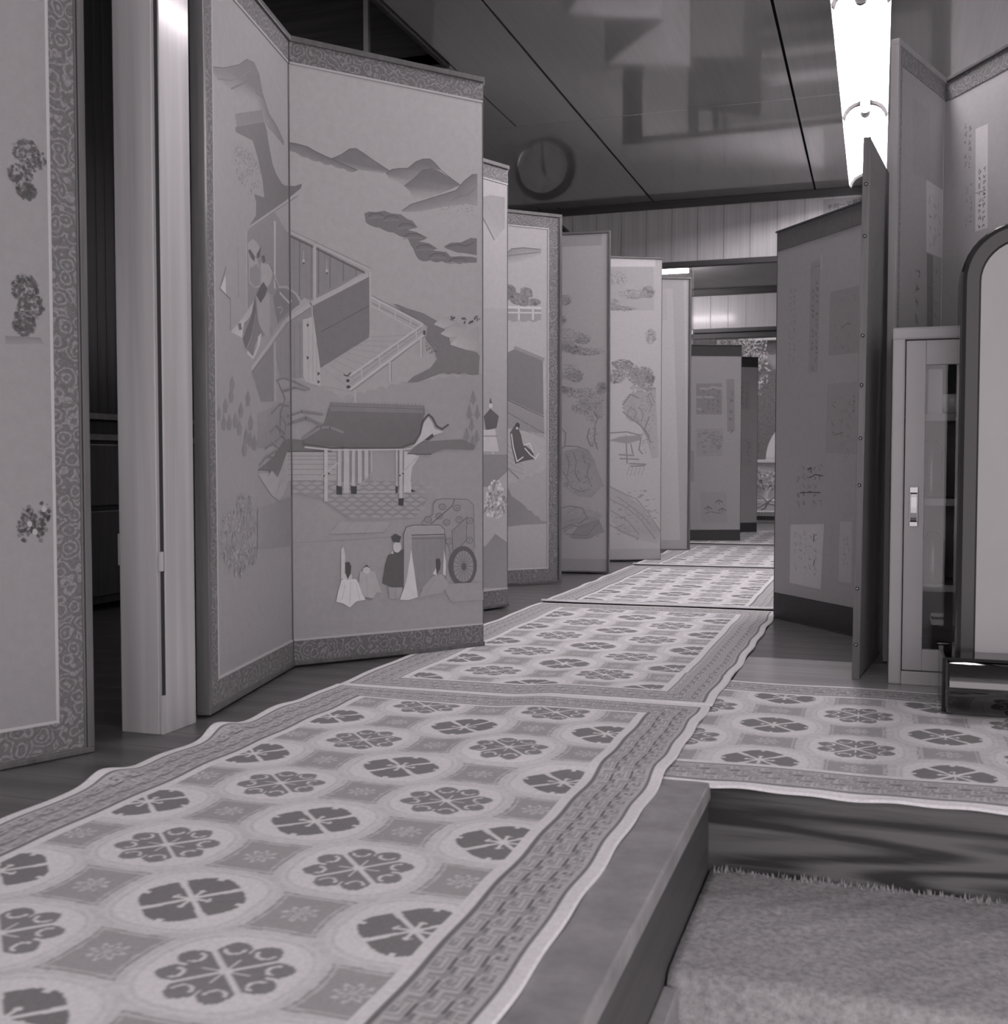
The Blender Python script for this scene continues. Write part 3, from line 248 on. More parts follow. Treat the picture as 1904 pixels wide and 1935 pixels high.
'501,248]],["L",0.42,3,[535,247,503,264]],["L",0.42,3,[535,247,509,278]],["L",0.42,3,[535,247,518,288]],["L",0.42,3,[535,247,529,293]],["L",0.42,3,[535,247,541,292]],["L",0.42,3,[535,247,552,286]],["L",0.42,3,[535,247,561,275]],["L",0.42,3,[535,247,567,261]],["P",0.36,[545,245,543,239,539,235,533,235,529,239,527,246,529,252,533,256,539,256,543,252]],["P",[0.86,0.86,0.86,0.86,0.86],[474,173,468,198,595,196,608,142,493,144]],["P",1.12,[143,313,150,320,155,296,153,229,142,231]],["P",1.18,[143,227,154,232,188,227,205,200,215,168,188,165,168,149,147,162,127,168,134,199]],["L",0.9,2,[171,220,168,155]],["L",0.9,2,[154,213,144,172]],["L",0.9,2,[188,211,199,169]],["P",1.1,[176,236,174,231,171,228,166,226,160,226,155,229,152,232,151,237,152,241,155,245,160,247,166,246,171,244,174,240]],["P",0.26,[154,276,167,277,173,264,171,244,162,228,156,244]],["P",1.02,[199,247,220,254,245,245,267,183,251,187,239,169,209,178,196,211]],["L",0.8,2,[219,241,222,178]],["P",1.1,[231,252,230,247,227,243,222,241,218,241,213,244,210,248,209,253,210,258,213,262,218,264,223,264,227,261,230,257]],["P",0.3,[209,257,220,267,232,256,220,261]],["P",0.6,[213,176,242,170,231,164]],["P",0.34,[287,290,313,300,338,306,337,197,298,199,269,211,278,262]],["P",1.12,[329,312,328,305,324,300,319,297,313,297,308,300,304,306,303,313,304,320,308,325,313,328,319,328,324,325,328,319]],["P",0.28,[297,342,310,351,329,342,323,325,302,328]],["P",1.1,[295,295,302,302,305,293]],["P",0.9,[286,199,333,196,327,170,310,162,291,167]],["L",0.5,2,[310,196,310,164]],["P",1.16,[361,304,367,266,382,165,351,158,324,161,345,213]],["P",0.9,[431,222,462,228,484,197,462,172,406,165,385,161,400,193]],["L",0.7,2,[437,213,406,169]],["P",1.15,[431,230,442,246,444,224]],["P",0.28,[441,272,453,275,458,261,455,242,445,228,442,246]],["P",1.14,[469,299,475,261,474,221,465,228]]],"p4":[["P",[0.8,0.75,0.75,0.7,0.8,0.95,0.85,0.85],[383,1470,459,1543,511,1561,590,1566,590,1451,537,1398,459,1465,383,1453]],["L",0.5,7,[383,1513,449,1491,530,1397]],["P",[0.92,0.92,0.84,0.84],[383,1126,603,1149,604,591,382,589]],["L",1.08,8,[461,836,463,722]],["P",0.3,[471,731,508,761,556,734,543,689,484,677]],["P",1.1,[521,773,518,765,510,762,503,765,500,772,503,780,510,783,518,780]],["P",0.3,[502,780,508,805,518,781]],["P",1.08,[458,678,534,684,556,599,458,599]],["L",0.6,4,[461,656,550,658]],["L",1.05,9,[521,599,521,563]],["P",0.62,[382,587,604,589,604,523,510,465,381,467]],["D",1.15,[494,485,579,426],45,9,80,1.0],["D",1.15,[471,450,555,391],45,9,62,1.0],["D",1.15,[518,440,604,380],45,9,98,1.0],["D",1.15,[488,405,572,345],45,9,75,1.0],["D",1.15,[468,414,552,355],45,9,60,1.0],["D",1.15,[507,405,593,344],45,9,90,1.0],["L",0.9,6,[534,339,534,447]],["P",[0.66,0.66,0.62,0.66,0.74,0.74],[381,222,484,243,536,285,610,245,610,71,381,90]]],"p6":[["P",[0.7,0.68,0.62,0.62,0.66,0.9,0.95,0.95,0.95],[198,1470,256,1485,303,1523,361,1532,451,1534,451,1509,361,1472,250,1445,198,1428]],["L",0.45,4,[256,1485,303,1523,361,1532,445,1532]],["L",0.55,6,[198,1468,303,1494,445,1519]],["P",0.74,[198,1251,451,1260,451,1212,436,1209,426,1203,416,1200,407,1199,397,1202,387,1207,378,1201,368,1198,358,1197,349,1200,339,1205,330,1199,320,1196,311,1195,301,1198,292,1203,282,1197,273,1194,263,1194,254,1196,244,1201,198,1198]],["P",0.5,[325,1330,320,1312,305,1298,285,1292,265,1295,251,1307,246,1325,251,1343,265,1357,285,1363,305,1360,320,1348]],["D",0.66,[246,1361,325,1294],16,7,135,1.0],["P",0.5,[364,1303,359,1289,346,1278,329,1273,311,1276,298,1285,293,1298,298,1312,311,1323,329,1328,346,1325,359,1316]],["D",0.66,[293,1326,364,1275],16,7,172,1.0],["P",0.5,[407,1332,403,1319,391,1309,376,1305,360,1307,349,1316,345,1328,349,1341,360,1351,376,1355,391,1353,403,1344]],["D",0.66,[345,1353,407,1306],16,7,212,1.0],["P",0.5,[397,1292,392,1281,379,1273,362,1269,344,1270,331,1277,326,1288,331,1299,344,1307,362,1311,379,1309,392,1302]],["D",0.66,[326,1309,397,1271],16,7,200,1.0],["P",0.5,[450,1292,444,1283,430,1276,409,1272,389,1274,374,1279,369,1287,374,1296,389,1303,409,1307,'
'429,1306,444,1300]],["D",0.66,[369,1304,450,1275],16,7,240,1.0],["P",0.5,[285,1298,282,1284,273,1273,262,1269,250,1272,242,1282,239,1295,242,1309,250,1319,262,1324,273,1321,282,1311]],["D",0.66,[239,1322,285,1270],16,7,115,1.0],["L",1.1,9,[198,1257,451,1265]],["L",1.08,6,[198,1232,451,1244]],["L",1.08,9,[268,1263,268,1204]],["L",1.08,9,[338,1267,338,1208]],["L",1.08,9,[409,1271,409,1212]],["P",0.5,[198,1041,279,1055,320,1075,460,1025,464,774,268,851,198,872]],["L",0.66,14,[318,1080,464,1032]],["L",0.36,5,[268,847,464,769]],["P",[0.74,0.74,0.74,0.7,0.7,0.7],[198,862,270,842,464,767,468,691,274,715,198,746]],["L",0.62,2.5,[221,852,465,759]],["L",0.62,2.5,[221,842,465,751]],["L",0.62,2.5,[221,833,465,744]],["L",0.62,2.5,[221,823,465,736]],["L",0.62,2.5,[221,814,465,728]],["L",0.62,2.5,[221,804,465,721]],["L",0.62,2.5,[221,795,465,713]],["L",0.62,2.5,[221,785,465,706]],["L",0.62,2.5,[221,776,465,698]],["L",0.62,2.5,[221,766,465,691]],["L",0.62,2.5,[221,757,465,683]],["L",0.62,2.5,[221,747,465,676]],["L",0.5,5,[270,792,465,694]],["P",0.95,[198,714,274,678,468,564,422,523,344,475,198,524]],["L",0.75,3,[256,656,362,582]],["L",0.75,3,[256,629,362,563]],["L",0.75,3,[256,601,362,544]],["L",0.75,3,[256,573,362,524]],["L",0.75,3,[256,546,362,505]],["L",0.62,7,[268,545,338,485]],["P",0.28,[293,694,324,737,350,684,357,647,410,609,417,575,362,566,321,553,301,630]],["L",1.15,5,[301,689,310,630,329,564,360,585]],["L",1.15,5,[362,639,393,647,410,607]],["L",1.15,5,[368,625,396,596,422,577,439,601]],["P",0.2,[343,727,341,718,335,712,328,712,322,718,319,726,322,735,328,741,335,741,341,735]],["P",1.12,[335,716,333,711,329,709,325,711,323,716,325,720,329,722,333,720]],["P",[0.62,0.6,0.6,0.62,0.7,0.7,0.66,0.6,0.6],[198,470,279,449,303,411,368,362,483,289,483,277,362,275,279,267,198,269]],["P",0.9,[279,465,279,449,287,459,295,467,303,470,311,468,320,463,328,474,336,481,344,484,352,483,360,478,368,489,376,496,384,499,392,497,401,493,409,503,417,511,425,514,433,512,441,508,450,518,458,526,466,529,474,528,483,523,490,284,471,289,464,288,457,289,450,294,443,303,436,314,430,313,423,314,416,319,409,328,402,339,396,338,389,339,382,344,375,353,368,364,303,406]]],"q2":[["P",0.8,[269,1721,550,1721,546,1651,269,1650]],["D",0.8,[307,1411,401,1356],156,3.4,1715,1.8],["D",0.64,[313,1399,395,1358],36,2.72,1722,1.4],["D",0.8,[314,1307,370,1259],156,3.4,1770,1.8],["D",0.64,[318,1296,366,1261],36,2.72,1777,1.4],["D",0.8,[309,1240,447,1158],156,3.4,1930,1.8],["D",0.64,[318,1222,438,1162],36,2.72,1937,1.4],["D",0.8,[409,1213,492,1159],156,3.4,2120,1.8],["D",0.64,[414,1201,486,1161],36,2.72,2127,1.4],["D",0.8,[311,1177,422,1127],156,3.4,1940,1.8],["D",0.64,[318,1166,414,1130],36,2.72,1947,1.4],["D",0.8,[392,1140,557,1100],156,3.4,2235,1.8],["D",0.64,[402,1131,546,1102],36,2.72,2242,1.4],["D",0.8,[347,1153,458,1114],156,3.4,2045,1.8],["D",0.64,[354,1144,450,1116],36,2.72,2052,1.4],["D",0.8,[303,1059,442,983],156,3.4,2065,1.8],["D",0.64,[312,1042,433,987],36,2.72,2072,1.4],["D",0.8,[373,1029,456,965],156,3.4,2190,1.8],["D",0.64,[379,1014,451,968],36,2.72,2197,1.4],["D",0.8,[307,951,402,913],156,3.4,2095,1.8],["D",0.64,[314,943,396,915],36,2.72,2102,1.4],["D",0.8,[356,941,522,886],156,3.4,2320,1.8],["D",0.64,[367,928,511,889],36,2.72,2327,1.4],["D",0.8,[433,917,565,837],156,3.4,2500,1.8],["D",0.64,[441,899,556,841],36,2.72,2507,1.4],["D",0.8,[396,882,506,802],156,3.4,2410,1.8],["D",0.64,[403,864,499,806],36,2.72,2417,1.4],["D",0.8,[461,875,561,760],156,3.4,2580,1.8],["D",0.64,[468,849,554,765],36,2.72,2587,1.4],["D",0.8,[519,967,574,904],156,3.4,2570,1.8],["D",0.64,[523,953,570,907],36,2.72,2577,1.4],["L",0.62,5,[331,616,361,646,428,642,482,622]],["L",0.62,5,[476,627,512,568,536,461,560,443]],["L",0.62,5,[488,735,476,687,494,645]],["L",0.62,5,[517,734,512,675,530,627]],["L",0.62,5,[343,556,392,568,428,520,416,436]],["L",0.62,5,[428,568,458,508,440,413]],["P",[0.85,0.8,0.78,0.8,0.85,0.8,0.85,0.95],[337,616,440,637,488,621,512,568,560,449,501,383,428,389,350,436]],["P",[0.75,0'
'.72,0.68,0.78,0.7,0.7],[387,184,441,245,537,276,567,210,477,171,405,172]],["P",[0.95,0.85,0.9,0.8,0.8,0.8],[338,316,417,341,549,306,549,282,417,245,356,196]],["L",0.6,4,[338,328,392,340,453,329,477,281,429,245]],["L",0.6,4,[369,196,477,191,537,258]],["L",0.6,4,[350,520,380,472,374,436]],["P",0.62,[325,795,343,805,341,759,326,759]],["L",0.7,6,[331,748,367,711,361,640]],["P",0.82,[271,71,586,72,598,-4,272,-13]],["D",0.7,[343,628,513,401],150,4,360,2.6],["D",0.7,[393,256,561,174],80,4,400,2.6],["D",0.7,[368,340,549,246],60,4,380,2.6],["D",0.7,[476,746,536,639],40,4,470,2.6],["L",0.55,3,[368,604,386,556,374,496]],["L",0.55,3,[404,616,422,568,414,508,440,460]],["L",0.55,3,[452,604,467,556]],["L",0.55,3,[488,556,476,496,500,437]],["L",0.55,3,[392,436,440,413,489,425]],["L",0.55,3,[511,734,529,782,511,817]],["L",0.55,3,[344,220,393,244,441,233]]],"q4":[["P",1.08,[160,1727,518,1737,518,1680,160,1670]],["P",[0.9,0.9,0.88,0.86],[160,1669,507,1679,513,1433,161,1425]],["D",0.78,[205,1653,363,1569],156,3.4,1100,1.8],["D",0.62,[215,1633,353,1573],36,2.72,1107,1.4],["D",0.78,[203,1498,311,1431],156,3.4,1190,1.8],["D",0.62,[210,1483,304,1434],36,2.72,1197,1.4],["D",0.78,[301,1548,460,1493],156,3.4,1240,1.8],["D",0.62,[312,1535,450,1495],36,2.72,1247,1.4],["D",0.78,[439,1570,516,1502],156,3.4,1300,1.8],["D",0.62,[444,1554,511,1505],36,2.72,1307,1.4],["D",0.78,[217,1455,407,1424],156,3.4,1250,1.8],["D",0.62,[230,1447,395,1425],36,2.72,1257,1.4],["D",0.78,[461,1326,525,1239],156,3.4,1500,1.8],["D",0.62,[465,1306,521,1243],36,2.72,1507,1.4],["D",0.68,[264,1151,391,1094],208,3.4,1498,1.8],["D",0.52,[272,1138,383,1096],48,2.72,1505,1.4],["D",0.68,[368,1110,509,1052],208,3.4,1610,1.8],["D",0.52,[377,1096,500,1055],48,2.72,1617,1.4],["D",0.68,[232,1093,340,1012],208,3.4,1520,1.8],["D",0.52,[239,1074,333,1015],48,2.72,1527,1.4],["D",0.68,[291,1136,419,1050],208,3.4,1540,1.8],["D",0.52,[300,1117,411,1054],48,2.72,1547,1.4],["D",0.68,[361,1103,489,1005],208,3.4,1620,1.8],["D",0.52,[369,1081,480,1009],48,2.72,1627,1.4],["D",0.68,[455,1071,519,1012],208,3.4,1675,1.8],["D",0.52,[459,1057,515,1015],48,2.72,1682,1.4],["D",0.68,[326,951,442,834],208,3.4,1710,1.8],["D",0.52,[334,924,434,839],48,2.72,1717,1.4],["D",0.68,[369,970,510,870],208,3.4,1730,1.8],["D",0.52,[378,947,501,875],48,2.72,1737,1.4],["D",0.68,[462,1011,527,911],208,3.4,1740,1.8],["D",0.52,[467,988,523,915],48,2.72,1747,1.4],["D",0.68,[375,1045,503,929],208,3.4,1680,1.8],["D",0.52,[383,1019,495,934],48,2.72,1687,1.4],["P",[0.8,0.78,0.8,0.88,0.85,0.8,0.74,0.75],[328,879,370,953,522,981,546,597,504,584,471,705,426,786,356,812]],["L",0.52,5,[331,892,376,953,425,933]],["L",0.52,5,[331,852,384,812,440,772,489,705]],["L",0.52,5,[488,826,461,759,496,678]],["L",0.52,5,[440,705,427,638,449,611]],["L",0.52,5,[378,671,392,611]],["L",0.52,5,[350,718,358,557]],["L",0.52,5,[246,731,357,738,440,718]],["P",0.66,[246,688,315,711,440,721,438,692,357,671]],["L",0.58,6,[309,608,399,603]],["L",0.58,6,[316,586,427,581]],["L",0.58,6,[371,557,469,553]],["L",0.58,6,[379,541,462,546]],["L",0.72,3,[372,543,355,489]],["L",0.72,3,[394,543,377,489]],["L",0.72,3,[416,543,400,489]],["L",0.72,3,[438,543,422,489]],["L",0.72,3,[461,543,444,489]],["P",[0.85,0.82,0.82,0.78,0.9,0.85,0.85,0.9],[247,436,331,395,442,314,555,170,542,96,443,117,304,166,248,288]],["L",0.62,4,[247,429,331,388,414,354,484,273,555,170]],["L",0.62,4,[255,355,359,301,443,232,527,123]],["L",0.62,4,[262,288,359,233,429,151]],["L",0.62,4,[303,368,415,287,499,205]],["L",0.62,4,[255,207,332,166,429,124]],["D",0.7,[261,422,541,109],90,6,9,2.2],["D",0.62,[335,959,523,786],90,3.5,625,2.2],["D",0.62,[440,826,531,611],60,3.5,700,2.2],["L",0.5,3,[356,846,377,879,412,853,398,812]],["L",0.5,3,[425,880,453,840,440,799]],["L",0.5,3,[481,947,502,894,488,853]],["L",0.5,3,[467,934,495,961,516,907]],["P",0.86,[166,66,584,68,584,-28,166,-22]]],"q6":[["P",[0.9,0.9,0.84,0.84],[219,1726,491,1729,533,-31,258,-29]],["P",1.0,[219,1666,421,1668,480,68,258,69]],["P",0.95,[219,1666,379,1'
'667,389,1469,220,1467]]],"r1":[["P",0.74,[206,1137,397,1139,397,914,210,914]],["L",1.0,14,[236,1101,291,1099,327,1111,397,1100]],["L",1.0,14,[209,1040,267,1038,339,1041]],["L",1.0,14,[219,957,244,948]],["S",0.35,[242,1111,389,935],4,3,2,0.8],["P",0.78,[428,1170,487,1171,495,793,438,790]],["S",0.3,[443,1088,487,793],1,5,3,1.0],["P",0.9,[211,812,408,814,403,615,213,611]],["D",0.72,[214,810,403,627],70,9,4,2],["S",0.6,[317,804,390,733],2,3,5,1.0],["P",0.9,[244,354,436,356,444,133,250,134]],["L",0.45,7,[277,231,303,250,330,231]],["L",0.5,5,[303,252,304,217]],["L",0.45,7,[380,219,407,238,433,219]],["L",0.5,5,[407,240,407,204]],["L",0.45,7,[355,278,382,297,409,278]],["L",0.5,5,[382,300,382,264]],["L",0.6,7,[279,199,322,211,395,198]],["P",0.8,[161,656,194,652,195,430,168,430]]],"r2":[["P",0.92,[372,1233,468,1232,479,1009,378,1008]],["S",0.35,[388,1207,464,1009],2,3,6,1.0],["P",0.94,[392,769,500,770,511,543,394,543]],["S",0.45,[452,743,491,569],1,3,7,1.0]],"a1":[["P",0.86,[208,1240,263,1245,256,865,202,868]],["L",0.6,5,[210,1206,227,1222,261,1225]],["S",0.42,[212,1179,258,883],2,5,11,1.6],["S",0.66,[76,1176,125,924],2,5,12,1.0],["L",1.1,7,[270,1258,270,1206]],["P",0.84,[320,1125,477,1124,475,910,316,916]],["S",0.62,[341,1021,442,938],3,6,13,1.2],["S",0.62,[371,1109,475,1044],3,4,14,0.8],["L",0.55,5,[396,1003,418,1012,434,1004]],["P",0.9,[311,823,471,818,472,586,306,593]],["S",0.45,[329,780,449,603],3,4,15,0.7],["S",0.35,[448,782,466,730],1,6,16,1],["L",0.45,5,[353,652,401,658]],["S",0.32,[134,557,294,410],5,5,17,1.1],["L",0.3,10,[203,538,224,543,226,525]],["L",0.34,8,[218,509,248,520,292,516]],["L",0.34,8,[159,456,227,459,280,459]],["P",1.12,[103,342,302,354,288,132,101,136]],["D",1.25,[107,338,292,142],50,6,18,2],["S",0.42,[123,329,269,175],5,4,19,0.6],["L",0.3,9,[246,316,243,291]],["L",0.35,9,[250,228,245,209]],["P",1.05,[391,367,455,370,454,171,386,169]],["S",0.5,[407,327,446,235],2,4,20,0.8]],"e1":[["P",0.94,[141,1593,281,1591,304,1383,150,1384]],["P",1.12,[265,1388,423,1386,431,1181,274,1180]],["S",0.5,[287,1354,407,1198],3,4,21,0.8],["S",0.4,[178,1145,232,986],1,8,22,1.0],["P",0.66,[279,1177,336,1177,349,916,292,911]],["S",0.45,[290,1161,388,940],2,5,23,0.9]],"e2":[["S",0.45,[97,1566,140,1428],2,5,24,1.0],["P",1.15,[154,1526,210,1525,217,1230,161,1230]],["S",0.4,[169,1412,209,1232],2,6,25,1.2],["S",0.55,[109,1380,148,1260],2,4,26,0.7],["L",0.9,6,[160,1340,206,1339]]],"l0":[["D",0.955,[472,1141,522,1098],160,4,50,1.0],["D",0.955,[482,1130,535,1084],160,4,62,1.0],["D",0.955,[464,1095,509,1054],160,4,40,1.0],["D",0.955,[480,1064,515,1032],160,4,52,1.0],["D",0.91,[466,897,517,846],200,4,50,1.0],["D",0.91,[475,865,526,813],200,4,60,1.0],["D",0.91,[467,832,510,786],200,4,48,1.0],["P",[0.7,0.7,0.9,0.85],[454,783,517,785,526,774,454,768]],["D",0.68,[476,480,496,436],40,4,50,1.0],["D",0.68,[487,470,508,426],40,4,62,1.0],["D",0.68,[509,484,530,440],40,4,84,1.0],["D",0.68,[502,455,523,411],40,4,78,1.0],["D",0.68,[470,456,491,412],40,4,45,1.0],["P",1.1,[497,443,496,439,492,438,489,439,487,444,489,448,492,449,496,447]],["P",1.1,[524,470,523,466,519,464,516,466,514,470,516,474,519,476,523,474]],["P",1.1,[507,428,505,424,502,423,498,424,497,429,498,433,502,434,505,432]]]}')
# ---------------------------------------------------------------- painted pictures as flat layers of coloured polygons
ART = json.loads(ARTSTR)
class Paint:
    def __init__(s, L, H, y0=-0.0006):
        s.v = []; s.f = []; s.c = []; s.L = L; s.H = H; s.k = 0; s.y0 = y0
    def clipped(s, pts, x0, x1, z0, z1):
        def clip(P, ins, inter):
            out = []
            for i in range(len(P)):
                a = P[i-1]; b = P[i]; ia, ib = ins(a), ins(b)
                if ia != ib: out.append(inter(a, b))
                if ib: out.append(b)
            return out
        def lerp(a, b, t): return tuple(a[k]+(b[k]-a[k])*t for k in range(3))
        for ax, lim, sg in ((0,x0,1),(0,x1,-1),(1,z0,1),(1,z1,-1)):
            if not pts: return []
            pts = clip(pts, lambda p: (p[ax]-lim)*sg >= 0, lambda a, b: lerp(a, b, (lim-a[ax])/((b[ax]-a[ax]) or 1e-9)))
        return pts
    def poly(s, pts, shades, layer=True):
        if not isinstance(shades, (list, tuple)): shades = [shades]*len(pts)
        P = s.clipped([(p[0], p[1], c) for p, c in zip(pts, shades)], *s.clip)
        if len(P) < 3: return
        if layer: s.k += 1
        y = s.y0 - 0.000009*s.k
        b0 = len(s.v)
        for p in P: s.v.append((p[0], y, p[1])); s.c.append(p[2])
        tr = tessellate_polygon([[Vector((p[0], p[1], 0)) for p in P]])
        for t in tr:
            a, b, c = [P[i] for i in t]
            cr = (b[0]-a[0])*(c[1]-a[1]) - (b[1]-a[1])*(c[0]-a[0])
            if abs(cr) < 1e-10: continue
            t = tuple(b0+i for i in t)
            s.f.append(t if cr > 0 else t[::-1])
    def line(s, pts, w, sh):
        s.k += 1
        for i in range(len(pts)-1):
            (x0, z0), (x1, z1) = pts[i], pts[i+1]; L = math.hypot(x1-x0, z1-z0) or 1e-6
            ux, uz = (x1-x0)/L*w/2, (z1-z0)/L*w/2
            s.poly([(x0-ux*.4-uz, z0-uz*.4+ux), (x0-ux*.4+uz, z0-uz*.4-ux), (x1+ux*.4+uz, z1+uz*.4-ux), (x1+ux*.4-uz, z1+uz*.4+ux)], sh, False)
    def run(s, items, pxmm):
        for it in items:
            k = it[0]
            if k == 'P':
                c = it[2]; s.poly([(c[i]/1000, c[i+1]/1000) for i in range(0, len(c), 2)], it[1])
            elif k == 'L':
                c = it[3]; s.line([(c[i]/1000, c[i+1]/1000) for i in range(0, len(c), 2)], it[2]*pxmm/1000, it[1])
            elif k == 'D':
                _, sh, c, n, r, seed, asp = it; rd = random.Random(seed); s.k += 1
                x0, x1 = sorted((c[0], c[2])); z0, z1 = sorted((c[1], c[3]))
                for _ in range(n):
                    a = rd.random()*2*PI; q = math.sqrt(rd.random()); rr = r*(0.5+rd.random()*0.8)*pxmm/1000
                    x = ((x0+x1)/2 + (x1-x0)/2*q*math.cos(a))/1000; z = ((z0+z1)/2 + (z1-z0)/2*q*math.sin(a))/1000
                    t = rd.random()*PI; sh2 = sh*(0.92+0.16*rd.random())
                    s.poly([(x+rr*math.cos(t+j*PI/2.5)*asp**.5, z+rr*math.sin(t+j*PI/2.5)/asp) for j in range(5)], sh2, False)
            elif k == 'S':
                _, sh, c, cols, w, seed, dens = it; rd = random.Random(seed)
                x0, x1 = sorted((c[0], c[2])); z0, z1 = sorted((c[1], c[3])); cw = (x1-x0)/cols/1000; ww = w*pxmm*0.42/1000
                for ci in range(cols):
                    xc = x0/1000+cw*(ci+.5); z = z1/1000 - rd.random()*cw*.5
                    while z > z0/1000:
                        gh = cw*(0.7+rd.random()*0.5)
                        if rd.random() < 0.88*min(1, dens+.3):
                            px, pz = xc-cw*.3, z-rd.random()*gh*.2
                            for st in range(int(3+3*dens)):
                                nx = xc+cw*(rd.random()-.5)*.7; nz = z-gh*(rd.random()*.8)
                                mx, mz = (px+nx)/2+cw*.15*(rd.random()-.5), (pz+nz)/2+gh*.15*(rd.random()-.5)
                                s.line([(px, pz), (mx, mz), (nx, nz)], ww*(.5+rd.random()*.9), sh*(.9+.3*rd.random())); s.k -= 1
                                px, pz = nx, nz
                        z -= gh
                s.k += 1
            elif k == 'G':
                _, sh, w, c, nx, ny = it; q = [(c[i]/1000, c[i+1]/1000) for i in range(0, 8, 2)]
                def bl(u, v): return tuple((q[0][j]*(1-u)+q[1][j]*u)*(1-v)+(q[3][j]*(1-u)+q[2][j]*u)*v for j in (0,1))
                for i in range(nx+1): s.line([bl(i/nx, 0), bl(i/nx, 1)], w*pxmm/1000*.6, sh); s.k -= 1
                for i in range(ny+1): s.line([bl(0, i/ny), bl(1, i/ny)], w*pxmm/1000*.6, sh); s.k -= 1
                s.k += 1
    def build(s, name, m, parent):
        me = bpy.data.meshes.new(name); me.from_pydata(s.v, [], s.f)
        ca = me.color_attributes.new('Col', 'FLOAT_COLOR', 'POINT')
        arr = np.ones((len(s.v), 4), np.float32); cc = np.array(s.c, np.float32); cc = np.where(cc > 1.0, np.minimum(1.0+(cc-1)*3.4, 1.62), cc**1.15); arr[:, :3] = cc[:, None]
        ca.data.foreach_set('color', arr.ravel())
        return link(name, me, m, parent)

def panel(parent, P0, P1, H, art=None, pm='painting', sides='', brd='brocade', bw=0.052, top=None, bot=None, fr='lacquer', fw=0.013,
          pxmm=1.7, T=0.02, grad=(1.0, 0.97), bandm='grey_band', fil=True, ft=0.010):
    """one leaf: local x along the leaf, z up, painted face towards local -y"""
    L = math.hypot(P1[0]-P0[0], P1[1]-P0[1]) - 0.004
    bm = bmesh.new(); bx(bm, 0.001, L-0.001, 0.0, T, 0.004, H)
    p = bmobj('panel', bm, 'screen_back', parent)
    p.location = (P0[0], P0[1], 0); p.rotation_euler = (0, 0, math.atan2(P1[1]-P0[1], P1[0]-P0[0]))
    # moulding: top and bottom always, uprights on the outer sides
    def strip(name, m, *a):
        bm = bmesh.new(); bx(bm, *a); return bmobj(name, bm, m, p)
    l = fw if 'l' in sides else 0.003; r = fw if 'r' in sides else 0.003
    strip('frame_rail', fr, 0, L, -ft, T+0.001, H-fw, H+0.002, 0.002); strip('frame_rail', fr, 0, L, -ft, T+0.001, 0.002, fw, 0.002)
    strip('frame_stile', fr, 0, l, -ft if 'l' in sides else -0.002, T+0.0005, fw, H-fw, 0.0012)
    strip('frame_stile', fr, L-r, L, -ft if 'r' in sides else -0.002, T+0.0005, fw, H-fw, 0.0012)
    if 'l' in sides and fw > 0.01: strip('frame_bead', fr, l+0.001, l+0.005, -0.007, 0.0, fw, H-fw, 0.0012)
    if 'r' in sides and fw > 0.01: strip('frame_bead', fr, L-r-0.005, L-r-0.001, -0.007, 0.0, fw, H-fw, 0.0012)
    bt = bw if top is None else top; bb = bw*1.05 if bot is None else bot
    xl = l + (bw if 'l' in sides and brd else 0); xr = L - r - (bw if 'r' in sides and brd else 0)
    z0, z1 = fw+bb, H-fw-bt
    cm = brd if brd else bandm
    if bt: strip('border_cloth', cm, l, L-r, -0.003, 0.0, z1, H-fw)
    if bb: strip('border_cloth', cm, l, L-r, -0.003, 0.0, fw, z0)
    if 'l' in sides and xl > l+1e-4: strip('border_cloth', cm, l, xl, -0.003, 0, z0, z1)
    if 'r' in sides and xr < L-r-1e-4: strip('border_cloth', cm, xr, L-r, -0.003, 0, z0, z1)
    if fil:
        e = 0.006
        strip('fillet', 'fillet', xl, xr, -0.004, 0, z1-e, z1, 0.001); strip('fillet', 'fillet', xl, xr, -0.004, 0, z0, z0+e, 0.001)
        if 'l' in sides: strip('fillet', 'fillet', xl, xl+e, -0.004, 0, z0+e, z1-e, 0.001)
        if 'r' in sides: strip('fillet', 'fillet', xr-e, xr, -0.004, 0, z0+e, z1-e, 0.001)
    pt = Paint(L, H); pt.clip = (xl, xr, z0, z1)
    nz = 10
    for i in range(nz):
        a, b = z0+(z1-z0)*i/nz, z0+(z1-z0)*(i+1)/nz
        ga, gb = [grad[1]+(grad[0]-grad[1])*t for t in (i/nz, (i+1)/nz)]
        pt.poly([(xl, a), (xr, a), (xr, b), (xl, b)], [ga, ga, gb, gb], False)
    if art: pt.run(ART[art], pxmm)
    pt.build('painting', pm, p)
    return p

# ================================================================= SETTING
floor = empty('floor'); tag(floor, kind='structure')
box('underfloor', -3.2, -0.37, -3.0, 1.93, -0.12, -0.021, 'underfloor', floor)
box('underfloor', -3.2, 1.5, 1.95, 8.05, -0.12, -0.021, 'underfloor', floor)
box('underfloor', -3.2, 1.5, 8.05, 11.1, -0.12, -0.021, 'underfloor', floor)
def plank_mesh(name, lx, ly, lz, m, bev=0.0015, var=0.0):
    bm = bmesh.new(); bx(bm, 0, lx, 0, ly, 0, lz, bev); me = bpy.data.meshes.new(name); bmesh.ops.recalc_face_normals(bm, faces=bm.faces[:]); bm.to_mesh(me); bm.free(); me.materials.append(M[m]); return me
PW = 0.117
def planks(x0, x1, y0, y1, m):
    me = plank_mesh('floor_plank', x1-x0, PW-0.0015, 0.02, m)
    n = int(round((y1-y0)/PW))
    for i in range(n):
        o = link('floor_plank', me, None, floor); o.location = (x0, y0+i*PW, -0.02)
planks(-3.2, -0.362, 1.707-40*PW, 1.707, 'floor')
planks(-3.2, -0.35, 1.707, 1.707+80*PW, 'floor')
planks(-0.348, 1.5, 3.245, 3.245+67*PW, 'floor')
